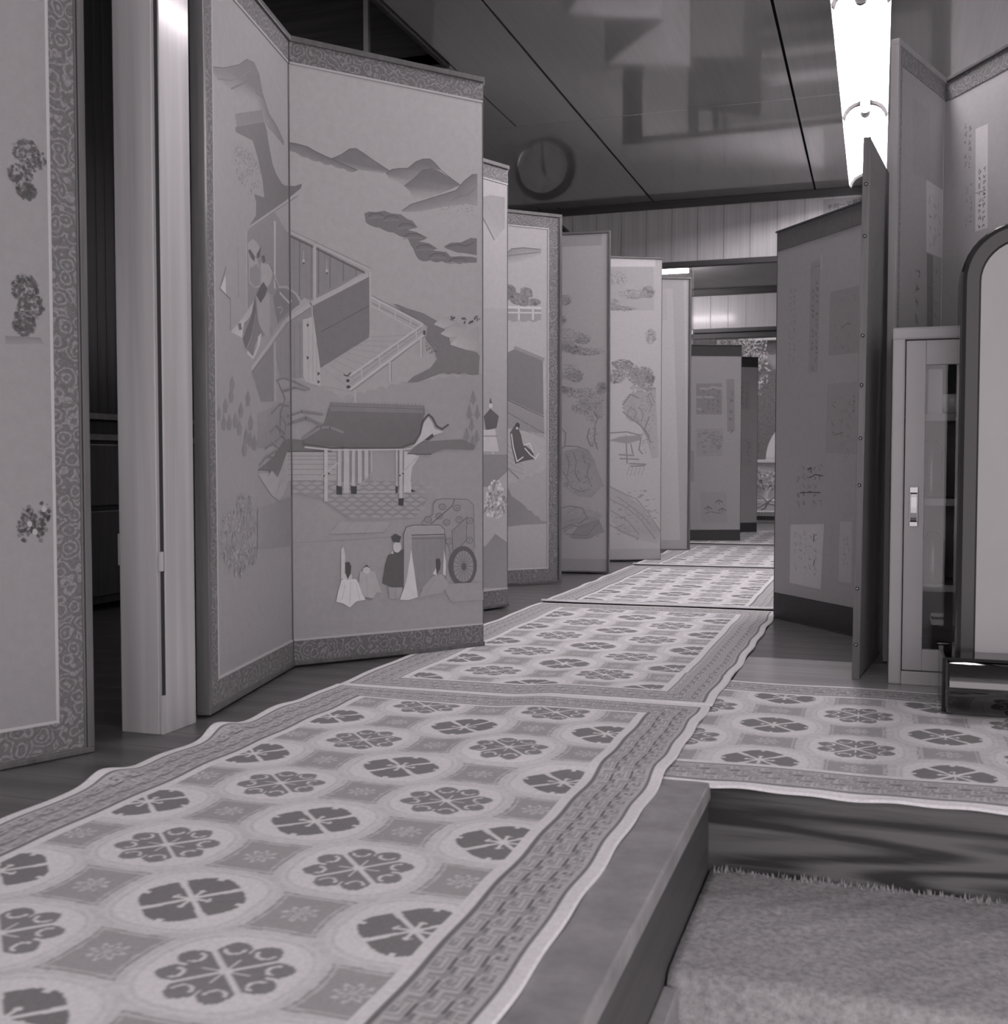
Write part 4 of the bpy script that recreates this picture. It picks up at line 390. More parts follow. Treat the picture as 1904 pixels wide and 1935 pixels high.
me = plank_mesh('floor_plank', 1.848, 0.197, 0.02, 'floor_light')
for i in range(2):
    o = link('floor_plank', me, None, floor); o.location = (-0.348, 2.848+i*0.1985, -0.02)
me = plank_mesh('floor_plank', 1.848, 0.1485, 0.02, 'floor')
for i in range(6):
    o = link('floor_plank', me, None, floor); o.location = (-0.348, 1.955+i*0.1490, -0.02)
# stair well at the lower right: kerb board, grained riser, carpeted step, lower floor
k = empty('trim_1'); tag(k, kind='structure')
box('kerb_board', -0.360, -0.268, -3.0, 1.928, -0.03, 0.0, 'curb', k, 0.004)
box('kerb_side', -0.355, -0.272, -3.0, 1.928, -0.36, -0.03, 'curb_side', k)
box('stringer', -0.2719, -0.250, -3.0, 1.50, -0.36, -0.168, 'curb', k, 0.003)
r = empty('stair_step'); tag(r, kind='structure')
box('riser_board', -0.30, 1.5, 1.93, 1.95, -0.36, -0.004, 'riser', r, 0.003)
bm = bmesh.new()
nx, ny = 120, 40
rd = random.Random(4)
grid = [[bm.verts.new((-0.268+1.768*i/nx, 1.505+0.423*j/ny, -0.155+0.0015*math.sin(i*.9)*math.cos(j*.7)+0.002*rd.random() - (0.012*max(0, 1-j/1.5)))) for i in range(nx+1)] for j in range(ny+1)]
for j in range(ny):
    for i in range(nx): bm.faces.new([grid[j][i], grid[j][i+1], grid[j+1][i+1], grid[j+1][i]])
lo = [bm.verts.new((v.co.x, 1.505, -0.36)) for v in grid[0]]
for i in range(nx): bm.faces.new([lo[i], lo[i+1], grid[0][i+1], grid[0][i]])
ll = [bm.verts.new((-0.268, grid[j][0].co.y, -0.36)) for j in range(ny+1)]
for j in range(ny): bm.faces.new([ll[j], grid[j][0], grid[j+1][0], ll[j+1]])
bmobj('step_carpet', bm, 'stair_carpet', r, True)
bm = bmesh.new()
for i in range(900):
    x = -0.262+1.74*rd.random(); y = 1.929-0.016*rd.random()**2; z = -0.155; h = 0.004+0.010*rd.random(); a = rd.random()*PI; w = 0.0025
    q = [(x-w*math.cos(a), y-abs(w*math.sin(a)), z), (x+w*math.cos(a), y, z), (x+0.006*(rd.random()-.5), y-0.003*rd.random(), z+h)]
    bm.faces.new([bm.verts.new(p) for p in q])
tf = bmobj('carpet_tufts', bm, 'tuft', r); tag(tf, kind='stuff')
lf = box('floor_1', -0.268, 1.5, -3.0, 1.95, -0.40, -0.36, 'stair_carpet'); tag(lf, kind='structure')

# ceiling: varnished panels with open joints, recess at the left
ceil = empty('ceiling'); tag(ceil, kind='structure')
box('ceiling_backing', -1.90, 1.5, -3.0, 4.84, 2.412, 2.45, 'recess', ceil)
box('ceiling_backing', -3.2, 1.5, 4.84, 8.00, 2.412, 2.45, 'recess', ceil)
xs = [-3.2, -2.613, -1.519, -0.425, 0.669, 1.5]; ys = [-3.0, -0.893, 1.357, 3.607, 5.857, 7.828]
for i in range(5):
    for j in range(5):
        x0, x1, y0, y1 = xs[i], xs[i+1], ys[j], ys[j+1]
        if x1 <= -1.9 and y1 <= 4.84: continue
        if i <= 1 and y0 < 4.84: 
            if i == 0: y0 = 4.84
            else: x0 = -1.90
            if i == 1 and y1 > 4.84:
                box('ceiling_panel', -2.610, -1.90, 4.84, y1-.002, 2.40, 2.412, 'ceiling', ceil)
        if y1-y0 < .01: continue
        box('ceiling_panel', x0+0.006, x1-0.006, y0+0.002, y1-0.002, 2.40, 2.412, 'ceiling', ceil, 0.0015)
t = empty('trim_2'); tag(t, kind='structure')
box('recess_edge', -1.925, -1.90, -1.5, 4.865, 2.385, 3.0, 'trim_dark', t, 0.003)
box('recess_edge', -3.2, -1.925, 4.84, 4.865, 2.385, 3.0, 'trim_dark', t, 0.003)
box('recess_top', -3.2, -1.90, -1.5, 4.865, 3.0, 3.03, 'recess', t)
box('recess_light_block', -3.2, -1.90, -1.53, -1.5, 2.3, 3.03, 'recess', t)  # unseen end panel, added to keep daylight out of the recess
box('recess_beam', -3.2, -1.925, 3.3, 3.42, 2.75, 3.0, 'trim_dark', t, 0.003)
box('recess_batten', -2.315, -2.29, 4.815, 4.84, 2.40, 3.0, 'plaster', t, 0.002)
# left wall (dim side room): ribbed boards
wl = empty('wall_left'); tag(wl, kind='structure')
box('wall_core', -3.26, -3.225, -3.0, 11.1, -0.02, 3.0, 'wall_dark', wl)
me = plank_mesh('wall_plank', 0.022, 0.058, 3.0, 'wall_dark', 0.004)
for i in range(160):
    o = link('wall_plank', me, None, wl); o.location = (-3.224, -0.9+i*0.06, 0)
wr = box('wall_right', 1.5, 1.56, 1.2, 11.1, -0.4, 2.45, 'plaster'); tag(wr, kind='structure')  # unseen wall, near end cut back to set how much daylight enters
# far wall with the opening
wf = empty('wall_far'); tag(wf, kind='structure')
YW = 7.83
box('wall_core', -3.2, -1.63, YW+0.014, YW+0.10, 0, 2.40, 'wall_dark', wf)
box('wall_core', 0.30, 1.5, YW+0.014, YW+0.10, 0, 2.40, 'wall_dark', wf)
box('wall_core', -1.63, 0.30, YW+0.014, YW+0.034, 1.975, 2.40, 'wall_dark', wf)
me = plank_mesh('wall_plank', 0.178, 0.014, 0.4249, 'wall_wood', 0.0015)
me2 = plank_mesh('wall_plank', 0.178, 0.014, 1.975, 'wall_wood', 0.0015)
for i in range(26):
    x = -3.19+i*0.18
    o = link('wall_plank', me, None, wf); o.location = (x, YW, 1.9751)
    if x+0.178 < -1.63 or x > 0.28:
        o = link('wall_plank', me2, None, wf); o.location = (x, YW, 0.0)
t = empty('trim_3'); tag(t, kind='structure')
box('cornice', -3.2, 1.5, YW-0.03, YW-0.001, 2.348, 2.399, 'trim_dark', t, 0.003)
box('door_head', -1.68, 0.35, YW-0.02, YW+0.035, 1.937, 1.975, 'trim_dark', t, 0.003)
box('jamb', -1.68, -1.63, YW-0.012, YW+0.12, 0, 1.935, 'trim_dark', t, 0.003)
box('jamb', 0.30, 0.35, YW-0.012, YW+0.12, 0, 1.935, 'trim_dark', t, 0.003)
# back room
c2 = box('ceiling_1', -3.2, 1.5, 7.865, 11.1, 2.27, 2.31, 'pale_ceiling'); tag(c2, kind='structure')
YB = 11.0
wb = empty('wall_back_room'); tag(wb, kind='structure')
me = plank_mesh('wall_plank', 0.168, 0.014, 0.335, 'wall_wood_far', 0.002)
me2 = plank_mesh('wall_plank', 0.168, 0.014, 1.88, 'wall_wood_far', 0.002)
for i in range(27):
    x = -3.10+i*0.17
    o = link('wall_plank', me, None, wb); o.location = (x, YB, 1.885)
    if x < -1.9 or x > 1.2:
        o = link('wall_plank', me2, None, wb); o.location = (x, YB, 0.0)
box('wall_core', -3.2, 1.5, YB+0.015, YB+0.1, 1.88, 2.31, 'wall_dark', wb)
box('wall_core', -3.2, -1.78, YB+0.015, YB+0.1, 0, 1.88, 'wall_dark', wb)
box('wall_core', 1.2, 1.5, YB+0.015, YB+0.1, 0, 1.88, 'wall_dark', wb)
t = empty('trim_4'); tag(t, kind='structure')
box('cornice', -3.2, 1.5, YB-0.04, YB-0.001, 2.205, 2.269, 'trim_dark', t, 0.003)
box('lintel', -1.80, 1.25, YB-0.03, YB+0.11, 1.845, 1.885, 'trim_dark', t, 0.003)
box('post', -1.80, -1.755, YB-0.03, YB+0.11, 0, 2.205, 'trim_dark', t, 0.003)
# window with timber sashes
wn = empty('window_1'); tag(wn, kind='structure')
box('window_frame', -1.755, 1.2, YB, YB+0.10, 1.79, 1.845, 'trim_dark', wn, 0.003)
box('window_frame', -1.755, 1.2, YB, YB+0.10, 0.02, 0.065, 'trim_dark', wn, 0.003)
for x in (-1.57, -0.10, 1.15): box('mullion', x, x+0.055, YB+0.01, YB+0.09, 0.065, 1.79, 'trim_dark', wn, 0.003)
box('mullion', -1.755, -1.715, YB+0.01, YB+0.09, 0.065, 1.79, 'trim_dark', wn, 0.003)
box('transom', -1.715, -1.57, YB+0.01, YB+0.09, 1.735, 1.79, 'trim_dark', wn, 0.003)
for (x0, x1) in ((-1.715, -1.57), (-1.515, -0.10), (-0.045, 1.15)):
    box('glass_pane', x0, x1, YB+0.05, YB+0.054, 0.065, 1.79, 'glass', wn)
# garden outside
gg = box('ground', -9, 8, 11.12, 24, -0.25, -0.05, 'garden_ground'); tag(gg, kind='structure')
gw = box('garden_wall', -6, 6, 15.6, 15.75, -0.05, 2.25, 'stucco'); tag(gw, 'rough grey stucco garden wall beyond the far window', 'wall')
cp = box('wall_coping', -6, 6, 15.5, 15.85, 2.25, 2.33, 'concrete', None, 0.01); cp.parent = gw
def leaves(bm, c, rad, n, size, rd):
    for _ in range(n):
        u = Vector((rd.gauss(0,1), rd.gauss(0,1), rd.gauss(0,1))).normalized()*(rd.random()**0.4)
        p = Vector((c[0]+u.x*rad[0], c[1]+u.y*rad[1], c[2]+u.z*rad[2]))
        a = Vector((rd.gauss(0,1), rd.gauss(0,1), rd.gauss(0,1))).normalized(); b = a.cross(Vector((rd.gauss(0,1), rd.gauss(0,1), rd.gauss(0,1)))).normalized()
        s = size*(0.6+0.8*rd.random())
        bm.faces.new([bm.verts.new(p+q) for q in (a*s, b*s*.4, -a*s, -b*s*.4)])
tr = empty('garden_tree', (-1.70, 12.62, -0.05)); tag(tr, 'leafy garden tree outside the far window, seen above the low screens', 'tree')
bm = bmesh.new(); tube(bm, [(0,0,0),(0.05,0,0.7),(-0.03,0.02,1.3),(0.05,0,1.7)], [0.05,0.04,0.03,0.015], 8)
tube(bm, [(-0.03,0.02,1.2),(0.2,0,1.6),(0.4,0,1.9)], [0.02,0.015,0.008], 6); bmobj('trunk', bm, 'bark', tr)
bm = bmesh.new(); rd = random.Random(9)
for c, n in (((0,0,1.95),1500), ((0.20,0,1.90),1400), ((-0.4,0,1.9),800), ((0.24,-.1,1.60),500), ((-.1,0,2.4),900)): leaves(bm, c, (0.34,0.34,0.32), n, 0.024, rd)
fo = bmobj('foliage', bm, 'leaf', tr); tag(fo, kind='stuff')
# rounded white garden gate pier, ledge, planter, branch, ribbed trough
bm = bmesh.new(); prof = [(-1.235, 0.62)] + [(-1.235+0.35*(1-math.cos(a)), 0.62+0.42*0+ (0.45)*math.sin(a)) for a in [PI/2*i/10 for i in range(11)]] + [(0.5, 1.07), (0.5, 0.62)]
va = [bm.verts.new((x, 13.2, z)) for x, z in prof]; vb = [bm.verts.new((x, 13.4, z)) for x, z in prof]; n = len(prof)
bm.faces.new(va); bm.faces.new(vb[::-1])
for i in range(n): bm.faces.new([va[i], vb[i], vb[(i+1)%n], va[(i+1)%n]])
o = bmobj('rounded_wall', bm, 'white_wall'); tag(o, 'low white garden wall with a rounded shoulder beyond the window', 'wall')
b = box('wall_base', -3.0, 2.0, 13.15, 13.45, -0.05, 0.62, 'concrete', o, 0.008); 
b2 = box('wall_ledge', -3.0, 2.0, 13.10, 13.47, 0.585, 0.62, 'white_wall', o, 0.004)
b3 = box('wall_ledge', -3.0, 2.0, 13.10, 13.15, 0.33, 0.36, 'white_wall', o, 0.004)
st = empty('plant_stand', (-1.15, 12.2, -0.05)); tag(st, 'pale plant stand with a slatted top outside the far window', 'stand')
box('stand_top', -0.55, 0.8, -0.16, 0.16, 0.215, 0.235, 'white_wall', st, 0.003)
for x in (-0.5, 0.75):
    for y in (-0.12, 0.12): box('leg', x-.015, x+.015, y-.015, y+.015, 0.0, 0.215, 'bark', st)
pp = empty('potted_shrub', (-1.20, 12.2, 0.1855)); tag(pp, 'small-leaved potted shrub on the pale stand outside the window', 'plant')
bm = bmesh.new(); lathe(bm, [(0.07,0),(0.10,0.10),(0.105,0.105),(0.09,0.105)], 0, 0, 0, 18); bmobj('pot', bm, 'concrete', pp)
bm = bmesh.new(); tube(bm, [(0,0,0.1),(0.02,0,0.2),(0,0,0.3)], [0.01,0.008,0.004], 6); bmobj('stem', bm, 'bark', pp)
bm = bmesh.new(); leaves(bm, (0,0,0.20), (0.2,0.14,0.13), 420, 0.022, rd); tag(bmobj('foliage', bm, 'leaf', pp), kind='stuff')
bm = bmesh.new()
tube(bm, [(-1.2,11.75,0.105),(-1.08,11.72,0.17),(-0.98,11.7,0.25)], [0.012,0.014,0.006], 7); tube(bm, [(-1.2,11.75,0.16),(-1.08,11.73,0.16),(-0.9,11.72,0.13)], [0.008,0.012,0.010], 7)
tube(bm, [(-1.16,11.7,0.26),(-1.1,11.72,0.2),(-1.06,11.72,0.16)], [0.006,0.008,0.01], 7); tube(bm, [(-1.08,11.73,0.16),(-1.10,11.74,0.11),(-1.14,11.74,0.096)], [0.012,0.01,0.012], 7)
tag(bmobj('driftwood', bm, 'driftwood', None, True), 'pale forked driftwood branch lying in the ribbed trough outside', 'branch')
tg = empty('ribbed_trough', (-1.6, 11.62, -0.05)); tag(tg, 'ribbed pale planting trough just outside the far window', 'planter')
box('trough_body', 0, 1.5, 0, 0.22, 0, 0.13, 'concrete', tg, 0.004)
bm = bmesh.new()
for i in range(50): bx(bm, 0.01+i*0.03, 0.022+i*0.03, -0.008, 0, 0.005, 0.125)
bmobj('ribs', bm, 'white_wall', tg)

# ================================================================= PILLAR
pl = empty('wooden_pillar', (-1.376, 1.914, 0)); tag(pl, 'pale cedar pillar with a dark slit between its two boards, beside the tall painted screen', 'pillar')
rz = math.atan2(0.014, 0.086)
pl.rotation_euler = (0, 0, 0.0)
def pbox(name, *a, **k): return box(name, *a, **k)
pbox('post', -0.100, 0.0, 0.010, 0.112, 0, 2.9, 'pillar', pl, bev=0.0015)
pbox('facing_board', -0.1005, -0.009, -0.004, 0.008, 0, 2.9, 'pillar', pl, bev=0.0015)
pbox('slit', -0.014, -0.003, 0.006, 0.0102, 0.08, 2.9, 'groove', pl)
pbox('slit_filler', -0.0085, -0.001, -0.002, 0.0095, 0, 0.08, 'pillar', pl, bev=0.001)
pbox('patch', -0.008, -0.0005, -0.004, 0.006, 0.335, 0.375, 'pillar', pl, bev=0.001)
pbox('patch', -0.106, -0.1005, -0.002, 0.012, 0.345, 0.41, 'pillar', pl, bev=0.001)

# ================================================================= SCREENS
s = empty('folding_screen', (0,0,0)); tag(s, 'folding screen leaf at the left edge, pale with faint trees and scroll brocade border', 'folding screen')
panel(s, (-1.676,1.203), (-1.423,1.758), 1.69, 'l0', pm='darkerpainting', sides='lr', pxmm=1.0)
s1 = empty('folding_screen', (0,0,0.005)); tag(s1, 'tall folding screen painted with a palace, gatehouse, ox cart and robed figures', 'folding screen')
H1 = 1.685
panel(s1, (-1.378,2.066), (-1.503,2.666), H1, 'p1', sides='l', pxmm=.55, grad=(.92,.84))  # leaf paper toned down to offset the strong light falling on it
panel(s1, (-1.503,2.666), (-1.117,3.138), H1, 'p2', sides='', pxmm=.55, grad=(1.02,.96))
panel(s1, (-1.128,3.150), (-1.596,3.500), H1)
panel(s1, (-1.596,3.516), (-1.353,4.076), H1, 'p4', pxmm=.95)
panel(s1, (-1.365,4.090), (-1.800,4.585), H1)
panel(s1, (-1.80,4.60), (-1.393,4.981), H1+0.01, 'p6', sides='r', pxmm=1.1)
s2 = empty('folding_screen', (0,0,0.005)); tag(s2, 'tall six-leaf folding screen with ink landscapes of pines, rocks and a waterside pavilion', 'folding screen')
H2 = 1.72
panel(s2, (-2.10,4.98), (-1.872,5.412), H2, brd=None, top=.05, bot=.05, pm='silkpaint', fil=False, fw=.008)
panel(s2, (-1.872,5.427), (-1.282,5.499), H2, 'q2', pm='silkpaint', brd=None, top=0, bot=0, fil=False, fw=.010, pxmm=1.2, sides='r')
panel(s2, (-1.295,5.512), (-1.68,6.085), H2, brd=None, top=.05, bot=.05, pm='silkpaint', fil=False, fw=.008)
panel(s2, (-1.68,6.1), (-1.18,6.36), H2+.01, 'q4', pm='silkpaint', brd=None, top=0, bot=0, fil=False, fw=.008, pxmm=1.35)
panel(s2, (-1.195,6.375), (-1.64,6.905), H2, brd=None, top=.05, bot=.05, pm='silkpaint', fil=False, fw=.008)
panel(s2, (-1.64,6.92), (-1.135,7.129), H2+.02, 'q6', pm='silkpaint', brd=None, top=0, bot=0, fil=False, fw=.012, sides='r', pxmm=1.5)
s3 = empty('folding_screen', (0,0,0.005)); tag(s3, 'low pale folding screen with pasted poem papers and dark bands, standing in the far doorway', 'folding screen')
panel(s3, (-1.44,7.98), (-.94,8.196), 1.415, 'r1', pm='palegrey', brd='dark_band', top=.075, bot=.075, fil=False, fw=.006, fr='lacquer_dark', pxmm=1.1)
panel(s3, (-.955,8.212), (-1.38,8.935), 1.415, None, pm='palegrey', brd='dark_band', top=.075, bot=.075, fil=False, fw=.006, fr='lacquer_dark')
panel(s3, (-1.38,8.95), (-.932,9.274), 1.425, 'r2', pm='palegrey', brd='dark_band', top=.075, bot=.075, fil=False, fw=.006, fr='lacquer_dark', pxmm=1.2)
s4 = empty('folding_screen', (0,0,0)); tag(s4, 'low grey calligraphy screen whose dark studded leaf stands edge-on beside the cabinet', 'folding screen')
panel(s4, (-.352,4.120), (.022,3.628), 1.385, 'a1', pm='greypaper', brd='dark_band', top=0, bot=.088, fil=False, fw=.004, fr='lacquer_dark', pxmm=.5)
bm = bmesh.new()
pa = s4.children[0]
bx(bm, 0.003, 0.610, -0.0034, -0.0002, 1.315, 1.381); bmobj('top_band', bm, 'grey_band', pa)
bp = panel(s4, (-.042,2.985), (.035,3.600), 1.375, None, pm='palegrey', brd=None, top=0, bot=0, fil=False, fw=.004, fr='lacquer_dark', T=.013, sides='', ft=.003)
bp.rotation_euler[0] = .008
for ch in list(bp.children):
    if ch.name.startswith('painting'): bpy.data.objects.remove(ch)
Lb = math.hypot(.077,.615)
bm = bmesh.new(); bx(bm, 0.004, Lb-.008, -.003, 0, .006, 1.372); bmobj('lining', bm, 'lining_cloth', bp)
bm = bmesh.new(); bx(bm, -0.004, -0.0002, -0.004, 0.015, 0.0, 1.378, 0.001); es = bmobj('edge_strip', bm, 'lacquer', bp)
bm = bmesh.new(); bx(bm, -0.0052, -0.004, -0.001, 0.013, 0.62, 0.745, 0.0005); tag(bmobj('corner_plate', bm, 'brass', bp), 'scuffed metal hinge plate')
for z in (0.09, 0.235, 0.50, 0.62, 0.755, 0.88, 1.13, 1.26):
    bm = bmesh.new(); bmesh.ops.create_uvsphere(bm, u_segments=10, v_segments=6, radius=0.005, matrix=Matrix.Translation((-0.005, 0.006, z))); bmobj('stud', bm, 'chrome', bp, True)
s5 = empty('folding_screen', (0,0,0)); tag(s5, 'tall calligraphy screen with pale brocade top, standing behind the glass cabinet', 'folding screen')
panel(s5, (.03,3.27), (.1775,3.667), 1.715, 'e1', pm='eastpaper', brd='brocade_dark', top=.045, bot=.05, bw=.035, fil=False, fw=.014, sides='l', pxmm=.7, fr='pale_frame', T=.012)
panel(s5, (.1775,3.667), (.391,3.305), 1.715, 'e2', pm='eastpaper', brd='brocade', top=.055, bot=.05, bw=.035, fil=False, fw=.010, pxmm=.7)
panel(s5, (.403,3.317), (.56,3.70), 1.715, None, pm='eastpaper', brd='brocade', top=.055, bot=.05, fil=False, fw=.010)

# ================================================================= RUGS
TILE = ["..DDDDDDDDD.....", "LLLLLLLLLLLLL..L", "L...........L..L", "L.LLLLLLLLL.L..L", "L.L..D....L.L..L", "L.L..LLLL.L....L",
        "L.L.....L.LLLLLL", "L.LL.D..L.......", "L....LLLL..DDDDD", "LLLLLLL........."]
TV = np.array([[{'.': .46, 'L': .70, 'D': .24}[c] for c in r] for r in TILE], np.float32)
def fret(s, t):       # s along, t across 0..1 of the band
    lane = np.clip((t*3).astype(int), 0, 2); tt = (t*3-lane)*10
    ss = (s/0.0034 + lane*5) % 16
    v = TV[np.clip(tt.astype(int), 0, 9), ss.astype(int)]
    e = np.minimum(t, 1-t)*0.099
    v = np.where(e < 0.009, .66, v); v = np.where(e < 0.0055, .28, v)
    return v
def rug_pattern(x, y, HW, HL, dx, dy, phase, xoff=0.0):
    """x across (-HW..HW), y along (-HL..HL)"""
    ax, ay = np.abs(x), np.abs(y)
    ex, ey = HW-ax, HL-ay
    rng = np.random.RandomState(3)
    col = np.ones_like(x)
    fld = (ex > 0.119) & (ey > 0.119)
    fl2 = (ex > 0.137) & (ey > 0.132)
    # lattice cell nearest
    i = np.round(x/dx); yy = (y-phase)/dy
    # flowers at (i,j) with i+j even, diamonds at i+j odd, j counts half rows
    j = np.round(yy)
    u = x-i*dx; v = (yy-j)*dy
    par = np.mod(i+j, 2)
    g = np.full_like(x, .86)
    g = g + 0.05*np.sin(x*95+2*np.sin(y*70))*np.sin(y*95+2*np.sin(x*70))
    # cream halo round every flower centre
    dmin = np.full_like(x, 9.0)
    for di in (-1, 0, 1):
        for dj in (-1, 0, 1):
            ii, jj = i+di, j+dj
            uu, vv = x-ii*dx, (yy-jj)*dy
            d = np.where(np.mod(ii+jj, 2) == 0, np.hypot(uu, vv) + 0.004*np.cos(4*np.arctan2(vv, uu)), 9.0)
            dmin = np.minimum(dmin, d)
    g = np.where(dmin < 0.090, 1.0, g)
    ring = (np.abs(dmin-0.098) < 0.003); g = np.where(ring, .93, g)
    # flowers
    r = np.hypot(u, v); th = np.arctan2(v, u); a4 = np.mod(th+PI/4, PI/2)-PI/4     # angle from petal axis
    pu, pv = r*np.cos(a4), r*np.sin(a4)
    gapd = np.minimum(np.abs(u-v), np.abs(u+v))/1.414
    kind = np.mod(i, 2) == 0
    R0 = 0.066*(1-0.10*np.cos(8*a4)*0 + 0.07*np.cos(4*a4)) - 0.008*(np.abs(pv) < 0.004)
    solid = (gapd > 0.0032 + 0.05*np.maximum(0, r-.02)) & (r < R0) & (r > 0.009)
    notch = ((np.abs(pv) < 0.0020) & (pu < 0.028)) | ((np.abs(pv) < 0.006) & (np.abs(pu-0.026+np.abs(pv)*.6) < 0.0016))
    solid &= ~notch
    R1 = 0.062 + 0.013*np.cos((np.abs(a4)-0.36)*5.2)
    curl = (gapd > 0.0030) & (r < R1) & (r > 0.008) & ~((np.abs(pv) < 0.0022) & (pu > 0.048)) & ~((np.abs(pv) < 0.0014) & (pu < 0.030))
    cxu, cyv = 0.0555*math.cos(.37), 0.0555*math.sin(.37)
    dc = np.hypot(pu-cxu, np.abs(pv)-cyv)
    ac = np.arctan2(np.abs(pv)-cyv, pu-cxu)
    curl &= ~((np.abs(dc-0.0110) < 0.0020) & ((ac > 1.6) | (ac < -1.3)))
    fm = (par == 0)
    g = np.where(fm & kind & solid, .31, g); g = np.where(fm & ~kind & curl, .35, g)
    # diamonds (concave squares) in the other cells
    q = np.maximum(np.abs(u), np.abs(v))
    dd = dmin
    dia = (par == 1) & (dd > 0.1115) & (q < 0.056)
    g = np.where(dia, .52, g)
    g = np.where(dia & ((np.abs(dd-0.1175) < 0.0018) | ((np.abs(q-0.049) < 0.0018))), .74, g)
    ro = 0.015+0.006*np.cos(8*th)
    g = np.where(dia & (np.abs(r-ro) < 0.0032), .82, g); g = np.where(dia & (r < 0.006), .7, g)
    col = np.where(fl2, g, col)
    t = np.clip((np.minimum(ex, ey)-0.019)/0.099, 0, 0.9999)
    inb = (np.minimum(ex, ey) > 0.019) & ~fld
    s_ = np.where(ex < ey, y, x)
    col = np.where(inb, fret(s_+10, t), col)
    col = col*(0.97+0.06*rng.rand(*col.shape))
    return col
def rug_mesh(name, x0, x1, y0, y1, step, colf, zf):
    nx = int((x1-x0)/step)+1; ny = int((y1-y0)/step)+1
    X, Y = np.meshgrid(np.linspace(x0, x1, nx), np.linspace(y0, y1, ny))
    C = colf(X, Y); DX, DY, Z = zf(X, Y)
    V = np.stack([X+DX, Y+DY, Z], -1).reshape(-1, 3)
    idx = np.arange(nx*ny).reshape(ny, nx)
    F = np.stack([idx[:-1,:-1], idx[:-1,1:], idx[1:,1:], idx[1:,:-1]], -1).reshape(-1, 4)
    ring = np.concatenate([idx[0,:], idx[1:,-1], idx[-1,-2::-1], idx[-2:0:-1,0]])
    B = V[ring].copy(); B[:,2] -= 0.005
    nb = len(V); rb = nb+np.arange(len(ring)); ra = ring
    S = np.stack([ra, rb, np.roll(rb,-1), np.roll(ra,-1)], -1)
    V = np.concatenate([V, B]); F = np.concatenate([F, S]); Cc = np.concatenate([C.reshape(-1), C.reshape(-1)[ring]*.9])
    me = bpy.data.meshes.new(name)
    me.vertices.add(len(V)); me.vertices.foreach_set('co', V.astype(np.float32).ravel())
    me.loops.add(F.size); me.loops.foreach_set('vertex_index', F.astype(np.int32).ravel())
    me.polygons.add(len(F)); me.polygons.foreach_set('loop_start', np.arange(0, F.size, 4, dtype=np.int32)); me.polygons.foreach_set('loop_total', np.full(len(F), 4, np.int32))
    me.update(calc_edges=True)
    ca = me.color_attributes.new('Col', 'FLOAT_COLOR', 'POINT'); arr = np.ones((len(V), 4), np.float32); arr[:, :3] = Cc[:, None]
    ca.data.foreach_set('color', arr.ravel()); me.polygons.foreach_set('use_smooth', np.ones(len(F), bool))
    me.materials.append(M['rug']); return me
XC, HW, HL = -0.8085, 0.4615, 0.875
pat = lambda x, y: rug_pattern(x, y, HW, HL, 0.1515, 0.16125, HL-0.172+0.16125)
def sm(a, b, t): 
    t = np.clip((t-a)/(b-a), 0, 1); return t*t*(3-2*t)
def z_near(x, y):     # local; world Y = y + 1.603
    Yw = y+1.603
    z = 0.007 + 0.0016*np.sin(y*19+x*3)*sm(.25, .46, np.abs(x)) + 0.0008*np.sin(y*31+1.0+x*8)
    z += 0.0085*sm(-.02, .10, x)*sm(1.85, 1.95, Yw)
    left = sm(-.38, -.4615, x)
    bumpy = np.exp(-((Yw-1.955)/.055)**2) + 0.9*np.exp(-((Yw-1.60)/.05)**2) + .4*np.exp(-((Yw-2.2)/.07)**2)
    z += 0.016*left*bumpy
    dx = 0.0016*np.sin(y*33)*sm(.2,.46,np.abs(x)) - 0.012*left*bumpy
    return dx, np.zeros_like(x), z
def z_far(x, y):
    z = 0.0075 + 0.0015*np.sin(y*15+x*4) + 0.012*np.exp(-((y+HL-0.015)/0.02)**2) + 0.008*sm(.0,.1,x)*0
    dx = 0.003*np.sin(y*21+1)*sm(.3,.46,np.abs(x))
    return dx, np.zeros_like(x), z
def z_second(x, y):
    dx, dy, z = z_far(x, y); z = z-0.012*np.exp(-((y+HL-0.015)/0.02)**2)
    z += 0.0085*sm(-.02,.10,x)*(1-sm(-.52,-.44,y)); return dx, dy, z
def rug(name, me, loc, label, rz=0.0, group='patterned runner rugs'):
    o = link(name, me, None); o.location = loc; o.rotation_euler = (0,0,rz); tag(o, label, 'rug', group); return o
m0 = rug_mesh('rug', -HW, HW, -0.873, 0.873, 0.0025, pat, z_near)
m1 = rug_mesh('rug', -HW, HW, -0.871, 0.871, 0.0033, pat, z_second)
m2 = rug_mesh('rug', -HW, HW, -0.868, 0.868, 0.0042, pat, z_far)
rug('runner_rug', m0, (XC, 1.603, 0), 'nearest runner rug in the foreground with flower medallions and fret border')
rug('runner_rug', m1, (XC, 3.352, 0), 'second runner rug from the camera, beside the open floor and the dark screen')
rug('runner_rug', m2, (XC, 5.10, 0), 'third runner rug from the camera, with a raised near end')
rug('runner_rug', m2, (XC, 6.85, 0), 'fourth runner rug from the camera, beside the plain bordered leaf')
rug('runner_rug', m2, (XC, 8.62, 0), 'farthest runner rug, running through the doorway past the low screens')
SHW = 0.4625
def z_side(x, y):     # local x along world X, y across (world Y = y + 2.37)
    z = 0.0065 + 0.0012*np.sin(x*17+y*5)
    z += 0.010*np.exp(-((x-.52)/.12)**2)*sm(.38,.46,y)
    over = sm(-.425,-.4625,y)*sm(-.72,-.60,x-0.0)
    z += over*(-0.006+0.0015*np.sin(x*23)+.0012*np.sin(x*51))
    return np.zeros_like(x), 0.002*np.sin(x*13)*sm(-.38,-.4625,y) , z
pside = lambda x, y: rug_pattern(y, x, SHW, 0.98, 0.148, 0.167, -0.2)
